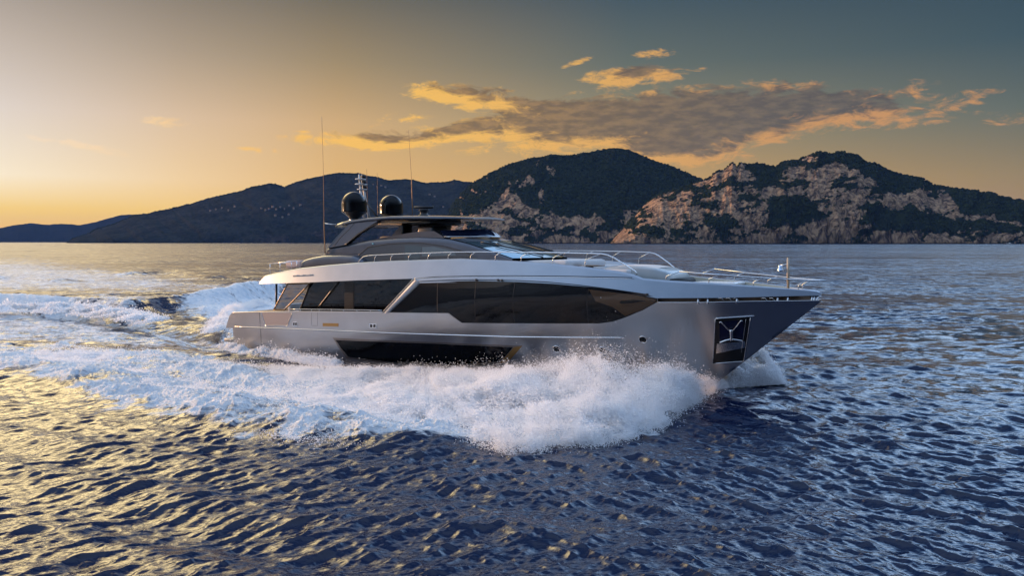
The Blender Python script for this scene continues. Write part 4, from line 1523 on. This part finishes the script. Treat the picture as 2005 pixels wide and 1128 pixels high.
pN = on_y(693.8, 414, -1.85); pF = on_y(766.3, 418, 1.85)
radome(pN + np.array([0, 0, -0.23])); radome(pF + np.array([0, 0, -0.23]))
m0, m1 = on_y(716, 423, 0.0), on_y(704.5, 339, 0.0)
mast = MB()
dv = m1 - m0
for yy in (-0.22, 0.22):
    mast.tube([m0 + np.array([0.1, yy, -.1]), m0 + dv * .45 + np.array([0, yy * .8, 0]), m0 + dv * .97 + np.array([0, yy * .45, 0])], [0.10, 0.08, 0.045], 8)
mo = mast.build('mast', m_white, Y)
for t, w in ((0.62, .55), (0.74, .75), (0.86, .6)):
    c = m0 + dv * t
    MB().box(c, (0.34, 2 * w * .6, 0.07), 0.03).build('spreader', m_white, mo)
    MB().box(c + np.array([0.25, 0, 0.16]), (0.22, 0.24, 0.22), 0.06).build('instrument', m_black, mo)
MB().tube([m0 + dv * .93, m1], [0.05, 0.04]).build('mast_light', m_black, mo)
MB().tube([m0 + np.array([1.1, 0, -.15]), m0 + dv * .42], 0.06).build('brace', m_black, mo)
rp = on_y(830, 423, 0.0)
rd = MB().lathe(rp, [(0.36, -.05), (0.36, 0.05), (0.24, 0.12), (0.24, 0.28), (0.32, 0.34), (0.32, 0.42), (0.02, 0.46)], 24).build('radar', m_black, Y)
dxy = np.array([math.cos(HEAD), math.sin(HEAD), 0])
ca = on_y(809, 407.5, 0.0); cb = on_y(852, 406.5, 0.0)
bx = MB()
dirv = dxy / np.linalg.norm(dxy)
cc_ = rp + np.array([0, 0, 0.54])
bx.tube([cc_ - dirv * 0.62, cc_ - dirv * .6, cc_ + dirv * .6, cc_ + dirv * 0.62], [0.03, 0.085, 0.085, 0.03], 10)
bx.build('scanner_bar', m_black, rd)


def whip(pts, r0, r1, cut=None):
    pts = np.array(pts)
    t = np.linspace(0, 1, 14)
    L = np.array([np.interp(t, np.linspace(0, 1, len(pts)), pts[:, i]) for i in range(3)]).T
    rr = np.where(t < 0.36, r0, r1 + (r0 * .45 - r1) * (1 - (t - .36) / .64))
    return MB().tube(L, rr, 8).build('whip_antenna', simple('antenna_orange_lit', (0.30, 0.17, 0.09), 0.3, 0.3), Y)  # orange evening light on the whips put into their colour


w1 = whip([on_y(636.5, 497.5, -2.9), on_y(634.5, 437, -2.9), on_y(633, 330, -2.9), on_y(630, 228, -2.9)], 0.034, 0.012)
MB().tube([on_y(634.5, 437.4, -2.9), on_y(658, 440, -2.4)], 0.03).build('bracket', m_chrome, w1)
whip([on_y(808, 424, 2.5), on_y(806, 356, 2.5), on_y(803, 305, 2.5), on_y(800, 254, 2.5)], 0.034, 0.012)
whip([on_y(720.5, 428, 0.3), on_y(719.6, 395, 0.3), on_y(718, 331, 0.3)], 0.032, 0.012)
whip([on_y(740, 422, 0.9), on_y(739.4, 395, 0.9), on_y(738.5, 338, 0.9)], 0.028, 0.010)

# ---- aft end of the upper deck
sofa = MB()
for k, (sa, ha) in enumerate([]):
    pass
ps = np.linspace(8.0, 13.6, 30)
pt = np.interp(ps, [8.0, 8.3, 9.0, 10.0, 11.5, 12.8, 13.4, 13.6], [5.95, 6.10, 6.22, 6.33, 6.36, 6.30, 6.12, 5.95])
pb = np.full(ps.shape, 5.4)
rws = []
for f, zz in ((0, 0), (0.02, .35), (0.05, .75), (0.12, .93), (0.28, 1.0), (1.3, 1.0), (1.42, .93), (1.46, .0)):
    rws.append(np.stack([ps, -3.38 + f + 0 * ps, pb + (pt - pb) * zz], 1))
sofa.grid(np.array(rws))
sofa.grid(np.array([r[:1] for r in rws]).repeat(2, 1) * np.array([[[1, 1, 1], [1, 1, 1]]]))
pair(sofa, 'seat_coaming', m_dark, Y)
ar_o = MB()
r0, r1 = on_y(528.5, 516, -3.45), on_y(581, 511.2, -3.45)
rail = MB().tube([r0, r1], 0.03)
rail.tube([r0, r0 * np.array([1, -1, 1])], 0.03)
ra = rail.build('aft_rail', m_chrome, Y)
for f, yy in [(0, -1), (0.38, -1), (0.80, -1), (1, -1)]:
    p = r0 + (r1 - r0) * f
    MB().tube([p, p - np.array([0, 0, 0.75])], 0.022).build('stanchion', m_chrome, ra)
for yy in (-1.7, 0, 1.7):
    MB().tube([(r0[0], yy, r0[2]), (r0[0], yy, r0[2] - .75)], 0.022).build('stanchion', m_chrome, ra)
MB().box((6.9, -2.6, 5.75), (1.6, 0.9, 0.55), 0.12).build('aft_locker', simple('rose_cushion', (0.50, 0.40, 0.38), 0.7), Y)

# ---- foredeck
fu = MB()
fu.box((25.9, 0, 5.62), (3.4, 4.3, 0.62), 0.18)
fu.box((27.9, 0.1, 5.40), (1.0, 4.6, 0.42), 0.12)
fu.build('sunpad', m_cushion, Y)
MB().box((28.3, -1.2, 5.62), (1.6, 0.8, 0.06), 0.02).build('folding_table', m_wood, Y)
MB().box((28.3, -1.2, 5.48), (0.5, 0.3, 0.24), 0.05).build('table_base', m_black, Y)
fu = MB()
fu.box((30.0, 0, 5.20), (2.4, 4.4, 0.50), 0.16)
fu.build('bow_lounge', m_cushion, Y)
# rounded hump forward of the lounge
hp = MB()
sv_ = np.linspace(29.6, 33.1, 26)
zt_ = np.interp(sv_, [29.6, 30.5, 31.4, 32.2, 32.8, 33.0, 33.1], [5.58, 5.64, 5.60, 5.50, 5.32, 5.12, 4.70])
ww = np.interp(sv_, [29.6, 31.0, 32.3, 33.1], [2.35, 2.25, 1.9, 1.5])
rws = []
for a in np.linspace(-1, 1, 25):
    e = abs(a) ** 5
    rws.append(np.stack([sv_, ww * np.sign(a) * min(abs(a) * 1.06, 1), 4.45 + (zt_ - 4.45) * (1 - e) ** 0.5], 1))
hp.grid(np.array(rws))
hp.grid(np.array([r[-1:] for r in rws]).repeat(2, 1) * np.array([[[1, 1, 1], [1, 0.999, .8]]]))
hump = hp.build('tender_hatch', m_grey, Y)
lid = MB()
lid.grid(np.array([r[3:20] * np.array([1, .86, 1]) + np.array([0, 0, .02]) for r in rws[4:21]]))
lid.build('lid', m_cushion, hump)
MB().tube([(33.08, -1.3, 4.75), (33.22, 0, 4.75), (33.08, 1.3, 4.75)], 0.22, 12).build('fender', m_rubber, hump)
MB().box((34.7, 0.6, 4.66), (2.4, 1.7, 0.20), 0.08).build('bow_seat', m_white, Y)

# ---- rails
def rail_from(name, tops, bases, S_off, close=None, r=0.024):
    return None


def rim(s, dz=0.0):
    z = band_top(s) + dz
    return np.array([s, -(band_b(s, band_top(s)) - 0.05), z])


def at_rim(px, py, inset=0.05):
    return hit(px, py, lambda s, z: np.maximum(band_b(s, z) - inset, 0.02))


near_top = [(703, 512), (706, 507.5), (711.8, 502.6), (722, 500.6), (735.7, 499.6), (803.5, 496.6), (885, 493.9), (931, 493.3), (983, 493.4), (1038, 493.9), (1104, 494.8), (1160, 496.2), (1178, 497), (1190, 499.5), (1202, 505), (1224, 518.5), (1244, 532), (1247, 536), (1246, 546.5)]
INS = 0.18


def top_pt(px, py):
    return hit(px, py, lambda s, z: np.maximum(deck_b(s) - 0.42 - 0.10 * (s > 24) * np.clip((s - 24) / 6, 0, 1), 0.05))


tp = np.array([top_pt(x, y) for x, y in near_top])
srail, _ = pair(MB().tube(tp, 0.030, 8), 'side_rail', m_chrome, Y)
posts = [((703, 512.5), (712, 502.6)), ((733, 511), (737.7, 499.6)), ((765, 509.8), (770, 498)), ((799.5, 508.3), (806, 496.6)), ((837.5, 507.2), (845, 495.2)), ((877, 507), (885.5, 494)),
         ((921, 507.5), (931, 493.4)), ((969, 509.8), (982.5, 493.4)), ((1019.7, 512.4), (1037.7, 493.9)), ((1081.5, 517.2), (1104.5, 494.8)), ((1145, 523.6), (1177, 497))]
for (bx_, by_), (tx, ty) in posts[1:]:
    B_ = at_rim(bx_, by_); T_ = top_pt(tx, ty)
    mid = B_ + np.array([0.03, 0.02, 0.55 * (T_[2] - B_[2])])
    pair(MB().tube([B_ - np.array([0, 0, .03]), mid * .6 + B_ * .4, mid, T_], 0.021, 8), 'stanchion', m_chrome, srail)
bow_top_n = [(1330.8, 532), (1410.6, 538.4), (1496.4, 544.4), (1560, 547.6), (1583, 548.8), (1605, 549.2)]


def bow_pt(px, py):
    return hit(px, py, lambda s, z: np.maximum(deck_b(s) - 0.12 + 0.16 * np.clip((s - 34) / 6, 0, 1), 0.08))


bt_ = np.array([bow_pt(x, y) for x, y in bow_top_n])
print('bow rail', bt_.round(2).tolist())
end = bt_[-1].copy(); end[0] += 0.25; end[1] = 0
full = np.concatenate([bt_, [end]])
b1 = MB().tube(np.concatenate([full, full[-2::-1] * np.array([1, -1, 1])]), 0.03, 8)
brail = b1.build('bow_rail', m_chrome, Y)
for (bx_, by_), (tx, ty) in [((1304, 550), (1330.8, 532)), ((1387.6, 554.6), (1410.6, 538.4)), ((1474.4, 560.4), (1496.4, 544.4)), ((1562.8, 567), (1583, 548.8))]:
    B_ = at_rim(bx_, by_); T_ = bow_pt(tx, ty)
    mid = B_ + np.array([0.02, 0.0, 0.5 * (T_[2] - B_[2])])
    pair(MB().tube([B_ - np.array([0, 0, .03]), mid * .6 + B_ * .4, mid, T_], 0.022, 8), 'stanchion', m_chrome, brail)
# bow post with its bell
p0, p1 = on_y(1543.3, 567, 0.0), on_y(1543, 504.5, 0.0)
post = MB().tube([p0, p0 + (p1 - p0) * .5, p1], [0.055, 0.07, 0.05], 10).build('jack_staff', simple('pale_wood', (0.50, 0.42, 0.32), 0.5, 0, 0.2, 0.2, 10), Y)
bc = on_y(1528, 524, 0.0)
MB().tube([on_y(1542, 518, 0.0), on_y(1528, 519, 0.0)], 0.02).build('bracket', m_chrome, post)
k_ = 0.0223
bell = MB().lathe(bc, [(0.02, 0.12), (0.07, 0.12), (0.10, 0.08), (0.115, 0.0), (0.14, -0.10), (0.19, -0.17), (0.175, -0.17), (0.02, -0.08)], 28).build('bell', m_bell, post)
MB().lathe(bc + np.array([0, 0, -.19]), [(0.0, .03), (0.03, 0), (0.0, -.03)], 10).build('clapper', m_black, bell)
# small raised lettering, too fine to read at this distance
mb = MB()
lx = 574.0
lr = random.Random(3)
while lx < 614:
    w = lr.uniform(1.2, 2.6)
    yb = 542.0 - (lx - 574) * 0.045
    mb.tube([onhull(lx, yb, 0.015, band_b), onhull(lx + w * .35, yb - lr.choice([2.2, 3.0]), 0.015, band_b), onhull(lx + w, yb - lr.uniform(.2, 1.2), 0.015, band_b)], 0.016, 6)
    lx += w + 0.7
mb.build('lettering', m_chrome, band)
# ------------------------------------------------------------------ thrown water: clouds of droplets
m_drop, n, b = mat('white_water')
df = n.n.new('ShaderNodeBsdfDiffuse'); df.inputs[0].default_value = (0.93, 0.94, 0.95, 1)
tl = n.n.new('ShaderNodeBsdfTranslucent'); tl.inputs[0].default_value = (0.93, 0.94, 0.95, 1)
mx = n.n.new('ShaderNodeMixShader'); mx.inputs[0].default_value = 0.42
n.l.new(df.outputs[0], mx.inputs[1]); n.l.new(tl.outputs[0], mx.inputs[2])
n.l.new(mx.outputs[0], n.n['Material Output'].inputs[0])

gt = bpy.data.node_groups.new('droplets', 'GeometryNodeTree')
gt.interface.new_socket('Geometry', in_out='INPUT', socket_type='NodeSocketGeometry')
gt.interface.new_socket('Geometry', in_out='OUTPUT', socket_type='NodeSocketGeometry')
gi_ = gt.nodes.new('NodeGroupInput'); go_ = gt.nodes.new('NodeGroupOutput')
m2p = gt.nodes.new('GeometryNodeMeshToPoints')
na = gt.nodes.new('GeometryNodeInputNamedAttribute'); na.data_type = 'FLOAT'; na.inputs[0].default_value = 'rad'
sm = gt.nodes.new('GeometryNodeSetMaterial'); sm.inputs['Material'].default_value = m_drop
gt.links.new(gi_.outputs[0], m2p.inputs['Mesh'])
gt.links.new(na.outputs[0], m2p.inputs['Radius'])
gt.links.new(m2p.outputs[0], sm.inputs[0])
gt.links.new(sm.outputs[0], go_.inputs[0])


def droplets(name, P, r):
    me = bpy.data.meshes.new(name)
    me.vertices.add(len(P))
    me.vertices.foreach_set('co', np.asarray(P, np.float32).ravel())
    add_attr(me, 'rad', r)
    me.materials.append(m_drop)
    o = link(name, me)
    md = o.modifiers.new('droplets', 'NODES')
    md.node_group = gt
    return tag(o, kind='stuff')


def noise3(P, sc, seed=0, oct=4, gain=0.55):
    """cheap 3-D turbulence from three planar fields"""
    a = fbm(P[:, 0] / sc + P[:, 2] / sc * .7, P[:, 1] / sc - P[:, 2] / sc * .4, oct, gain, seed)
    b_ = fbm(P[:, 0] / sc - 3, P[:, 2] / sc + 5 + P[:, 1] / sc * .25, oct, gain, seed + 5)
    c = fbm(P[:, 1] / sc + 9, P[:, 2] / sc - 2 - P[:, 0] / sc * .25, oct, gain, seed + 9)
    return (a + b_ + c) / 3


# bow wave: each column runs from the hull (u = 0) out to the falling edge (u = 1)
TOPL = [(520, 726), (560, 730), (640, 732), (700, 733), (740, 734), (820, 730), (860, 727), (880, 728), (930, 730), (1000, 726), (1060, 722), (1110, 714), (1150, 703), (1180, 699), (1205, 706), (1235, 718), (1285, 722), (1340, 727), (1375, 738), (1402, 750)]
BASE = [(520, 800), (560, 828), (640, 852), (740, 852), (820, 845), (880, 852), (930, 868), (985, 886), (1100, 880), (1200, 866), (1290, 842), (1335, 812), (1370, 785), (1402, 762)]
HULL = [(520, 712), (560, 715), (640, 720), (800, 730), (1000, 742), (1200, 758), (1340, 775), (1402, 764)]


def spray_pts(N, zscale, seed):
    g = np.random.default_rng(seed)
    x = g.uniform(525, 1402, N)
    yb = np.interp(x, *np.array(BASE).T) + g.normal(0, 3, N)
    yh = np.interp(x, *np.array(HULL).T)
    yt = np.interp(x, *np.array(TOPL).T)
    v = FW[None] + RT[None] * ((x - CX) / F)[:, None] - UP[None] * ((yb - CY) / F)[:, None]
    Bp = CAM + v * ((0.05 - CAM_H) / v[:, 2])[:, None]
    v = FW[None] + RT[None] * ((x - CX) / F)[:, None] - UP[None] * ((yh - CY) / F)[:, None]
    Hp = CAM + v * ((0.2 - CAM_H) / v[:, 2])[:, None]
    # height at the crest from the top outline
    fc = 0.32
    C = Hp + (Bp - Hp) * fc
    d = C[:, 1]
    zc = CAM_H + d * (CP * 0 + 1) * np.tan(-(PITCH + np.arctan((yt - CY) / F)) + 0.0) / 1.0
    zc = np.clip(zc, 0.25, 3.6)
    u = g.beta(1.25, 1.15, N)
    # profile: steep by the hull, crest, long throw, curtain at the edge
    pr = np.where(u < fc, 0.55 + 0.45 * np.sin(np.clip(u / fc, 0, 1) * math.pi / 2), np.cos(np.clip((u - fc) / (1 - fc), 0, 1) * math.pi / 2) ** 0.75)
    edge_h = 0.55 * sstep(x, 880, 1000) * (1 - sstep(x, 1290, 1380)) + 0.12
    top = np.maximum(zc * pr, edge_h * (1 - sstep(u, 0.95, 1.02)))
    Pg = Hp + (Bp - Hp) * u[:, None]
    lump = 0.62 + 0.85 * fbm(Pg[:, 0] / 1.3, Pg[:, 1] / 1.3, 4, 0.6, seed=201)
    top = top * np.clip(lump, 0.5, 1.15)
    w = g.uniform(0, 1, N) ** 0.8
    z = top * w * zscale
    over = g.exponential(0.12, N) * (g.uniform(0, 1, N) < 0.22) * (0.4 + top * .5)
    P = Pg.copy(); P[:, 2] = z + over
    P[:, :2] += g.normal(0, 0.10, (N, 2)) + (g.normal(0, 0.35, (N, 2)) * (g.uniform(0, 1, N) < 0.10)[:, None])
    return P, x, u, w, top, g


P, x, u, w, top, g = spray_pts(3600000, 1.0, 3)
t3 = noise3(P, 0.9, 301, 5, 0.6)
t4 = noise3(P * np.array([1, 1, .5]), 2.6, 311, 3)
left_fade = sstep(x, 520, 760)
dens = sstep(t3 * .65 + t4 * .35, 0.41 + 0.10 * (w ** 2), 0.53 + 0.10 * w ** 2)
dens *= 0.25 + 0.75 * left_fade
# the torn leading end by the stem is thin
dens *= 1 - 0.65 * sstep(x, 1330, 1400) * sstep(u, 0.15, 0.6)
dens *= 1 - 0.96 * sstep(x, 1285, 1388)
dens *= 1 - 0.5 * sstep(u, .85, 1.0) * (1 - sstep(x, 900, 1000))
keep = g.uniform(0, 1, len(P)) < dens * 0.9 + 0.02
P = P[keep]
# stay outside the hull
L_ = (P - SO) @ SR
out_ = -L_[:, 1] > hull_b(np.clip(L_[:, 0], -1, 39), L_[:, 2]) + 0.03
P = P[out_]
r = np.exp(np.random.default_rng(4).normal(math.log(0.0108), 0.38, len(P)))
droplets('bow_spray', P, r)
print('bow spray', len(P))

# fine veil and stray drops thrown clear of the wave
P, x, u, w, top, g = spray_pts(300000, 1.0, 8)
P[:, 2] = top * (0.75 + g.exponential(0.12, len(P))) + g.exponential(0.05, len(P))
P[:, :2] += g.normal(0, 0.25, (len(P), 2))
t3 = noise3(P, 0.7, 351, 4)
keep = g.uniform(0, 1, len(P)) < sstep(t3, 0.40, 0.62) * (0.2 + 0.8 * sstep(x, 800, 1100)) * (1 - 0.75 * sstep(x, 1310, 1390))
P = P[keep]
L_ = (P - SO) @ SR
P = P[-L_[:, 1] > hull_b(np.clip(L_[:, 0], -1, 39), L_[:, 2]) + 0.03]
droplets('stray_spray', P, np.exp(np.random.default_rng(5).normal(math.log(0.0085), 0.4, len(P))))

# sheet thrown to port of the stem
g = np.random.default_rng(12)
N = 1500000
t = g.uniform(0, 1, N)
a0, a1 = ground(1385, 764), ground(1532, 752)
Pg = a0 + (a1 - a0) * t[:, None]
hmax = np.interp(t, [0, .25, .45, .62, .75, .9, 1], [0.35, .95, 1.55, 1.75, 1.45, .75, .12])
dep = g.uniform(0, 1, N)
Pg[:, 1] += dep * 2.6; Pg[:, 0] += dep * 0.5
env = np.sin(np.clip(dep, 0, 1) * math.pi) ** .6
lump = 0.65 + 0.7 * fbm(Pg[:, 0] / .8, Pg[:, 1] / .8, 4, .6, seed=401)
w = g.uniform(0, 1, N) ** .85
P = Pg.copy()
P[:, 2] = hmax * (.35 + .65 * env) * lump * w + g.exponential(.08, N) * (g.uniform(0, 1, N) < .2)
P[:, :2] += g.normal(0, .10, (N, 2))
keep = g.uniform(0, 1, N) < sstep(noise3(P, .8, 411), .30 + .12 * w, .46 + .14 * w)
P = P[keep]
L_ = (P - SO) @ SR
P = P[(L_[:, 1] > hull_b(np.clip(L_[:, 0], -1, 39), L_[:, 2]) + .02) | (L_[:, 0] > stem(L_[:, 2]))]
droplets('bow_spray', P, np.exp(g.normal(math.log(0.0115), .38, len(P))))


# white water thrown up behind the transom and along the breaking wave
def crest_cloud(line, N, h, width, seed, z0=0.2, r0=0.024):
    g = np.random.default_rng(seed)
    pts = np.array([ground(x, y, z0) for x, y in line])
    t = g.uniform(0, len(line) - 1, N)
    i = np.minimum(t.astype(int), len(line) - 2); f = t - i
    P = pts[i] + (pts[i + 1] - pts[i]) * f[:, None]
    hh = np.interp(t, np.arange(len(line)), h)
    off = g.normal(0, 1, N)
    P[:, 1] += off * width
    P[:, 0] += g.normal(0, width * .4, N)
    lump = .5 + fbm(P[:, 0] / 1.4, P[:, 1] / 1.4, 4, .6, seed=seed + 40)
    w = g.uniform(0, 1, N)
    P[:, 2] = z0 + hh * np.exp(-off ** 2 / 2.4) * lump * w + g.exponential(.10, N) * (g.uniform(0, 1, N) < .15)
    keep = g.uniform(0, 1, N) < sstep(noise3(P, 1.3, seed + 60), .38 + .08 * w, .56 + .08 * w)
    P = P[keep]
    L_ = (P - SO) @ SR
    P = P[~((L_[:, 0] > -.1) & (np.abs(L_[:, 1]) < 4.2) & (L_[:, 0] < 30))]
    return P, np.exp(g.normal(math.log(r0), .38, len(P)))


A = [crest_cloud([(345, 606), (400, 600), (440, 592), (480, 584), (530, 572), (560, 566)], 500000, [.25, .7, 1.15, 1.1, .7, .4], 1.1, 21, .4, .017),
     crest_cloud([(420, 648), (440, 628), (470, 606), (520, 594)], 120000, [.35, .8, .8, .5], 0.9, 22, .2, .020),
     crest_cloud([(-60, 606), (60, 606), (160, 610), (250, 618), (300, 628)], 220000, [.5, .7, .8, .55, .2], 1.0, 23, .7, .03),
     crest_cloud([(440, 680), (480, 688), (540, 697), (600, 708), (660, 716)], 90000, [.45, .5, .45, .4, .3], 0.35, 24, .05, .018)]
droplets('stern_spray', np.concatenate([a[0] for a in A]), np.concatenate([a[1] for a in A]))
# low crumbling crests over the foam field
B = [crest_cloud([(-40, 700), (120, 720), (300, 756), (450, 790), (600, 820), (720, 828)], 380000, [.2, .3, .35, .4, .4, .3], 1.2, 31, .1, .013),
     crest_cloud([(100, 690), (260, 704), (420, 724), (560, 745), (700, 760)], 300000, [.15, .25, .3, .35, .4], 1.0, 32, .1, .013)]
droplets('foam_crests', np.concatenate([a[0] for a in B]), np.concatenate([a[1] for a in B]))
# ------------------------------------------------------------------ houses on the headland, small boats under the cliffs
m_wall = simple('pale_render', (0.17, 0.15, 0.13), 0.8)
m_tile = simple('terracotta_tiles', (0.22, 0.10, 0.06), 0.8)
hr_ = random.Random(9)


def slope_point(P, px, py):
    q = P.reshape(-1, 3)
    a, b_ = to_px(q)
    d = (a - px) ** 2 + (b_ - py) ** 2
    d[q[:, 1] > P[-5, :, 1].max()] = 1e9
    return q[np.argmin(d)]


def house(c, w, dp, h, rz):
    e = bpy.data.objects.new('house', None)
    col.objects.link(e)
    e.location = c
    e.rotation_euler = (0, 0, rz)
    k = MB(); k.box((0, 0, h / 2 - 4), (w, dp, h + 8))
    k.build('wall', m_wall, e)
    k = MB()
    x_, y_ = w / 2 + .4, dp / 2 + .4
    k.add([[-x_, -y_, h], [x_, -y_, h], [x_, y_, h], [-x_, y_, h], [-x_, 0, h + 2.4], [x_, 0, h + 2.4]], [[0, 1, 5, 4], [2, 3, 4, 5], [3, 2, 1, 0]], [[1, 2, 5], [0, 4, 3]])
    k.build('roof', m_tile, e)
    return e


VILL = [('pale house in the village strung along the middle slope of the left headland', 'houses of the middle slope village', [(512, 408), (520, 412), (527, 409), (534, 405), (541, 411), (549, 406), (557, 410), (566, 404), (575, 408), (588, 402)]),
        ('pale house in the small cluster low on the left headland above the sea', 'houses of the lower slope cluster', [(412, 414), (424, 411), (436, 408), (448, 412), (461, 405), (540, 424), (553, 427), (566, 422)]),
        ('pale house near the crest of the headland behind the mast', 'houses near the headland crest', [(731, 362), (739, 366), (747, 364), (755, 368)]),
        ('pale house on the dark slope right of the radomes', 'houses right of the radomes', [(842, 382), (851, 385), (868, 405)])]
for lab, grp, pts in VILL:
    for (px, py) in pts:
        c = slope_point(P_head, px, py)
        tag(house(Vector(c) + Vector((0, -3, 0)), hr_.uniform(6, 12), hr_.uniform(7, 9), hr_.uniform(4, 6.5), hr_.uniform(-.6, .6)), lab, 'house', grp)


def motorboat(px, py, L, label):
    c = ground(px, py)
    e = bpy.data.objects.new('motorboat', None)
    col.objects.link(e)
    e.location = (c[0], c[1], 0.2)
    e.rotation_euler = (0, 0, math.radians(160))
    k = MB()
    t_ = np.linspace(0, 1, 12)
    b_ = 0.17 * L * (1 - np.clip((t_ - .45) / .55, 0, 1) ** 2) + .01
    z = 0.10 * L + 0.05 * L * t_ ** 2
    x_ = (t_ - .5) * L
    k.grid(np.array([np.stack([x_, -b_, z], 1), np.stack([x_ * .94, -b_ * .7, z * 0 - .4], 1), np.stack([x_ * .94, b_ * .7, z * 0 - .4], 1), np.stack([x_, b_, z], 1)]))
    k.grid(np.array([np.stack([x_, -b_, z], 1), np.stack([x_, b_, z], 1)]))
    k.build('hull', m_white, e)
    k = MB(); k.box((-.05 * L, 0, 0.19 * L), (0.34 * L, 0.2 * L, 0.16 * L), 0.04 * L)
    cb_ = k.build('cabin', m_white, e)
    k = MB(); k.box((0.10 * L, 0, 0.20 * L), (0.06 * L, 0.205 * L, 0.06 * L), 0.01 * L)
    k.build('windscreen', m_black, cb_)
    tag(e, label, 'boat')


motorboat(1765, 477.9, 13, 'tiny white motorboat at the foot of the grey cliffs near the rounded crag')
motorboat(1976, 478.0, 15, 'tiny white motorboat close to shore at the far right')
# ------------------------------------------------------------------ evening haze: one even box of air
hb = np.array([[x, y, z] for x in (-11000, 11000) for y in (-400, 14000) for z in (-4.0, 420.0)], float)
me = np_mesh('haze', hb, [[0, 1, 3, 2], [4, 6, 7, 5], [0, 4, 5, 1], [2, 3, 7, 6], [0, 2, 6, 4], [1, 5, 7, 3]], smooth=False)
m_h = bpy.data.materials.new('haze')
m_h.use_nodes = True
hn = NT(m_h.node_tree)
hn.n.clear()
pv = hn.n.new('ShaderNodeVolumePrincipled')
pv.inputs['Color'].default_value = (0.17, 0.38, 1.0, 1)
pv.inputs['Density'].default_value = 0.000016
pv.inputs['Anisotropy'].default_value = 0.0
ho = hn.n.new('ShaderNodeOutputMaterial')
hn.l.new(pv.outputs[0], ho.inputs['Volume'])
hz_o = link('haze', me, m_h)
tag(hz_o, kind='stuff')
for o in bpy.data.objects:
    if '_c' in o:
        del o['_c']
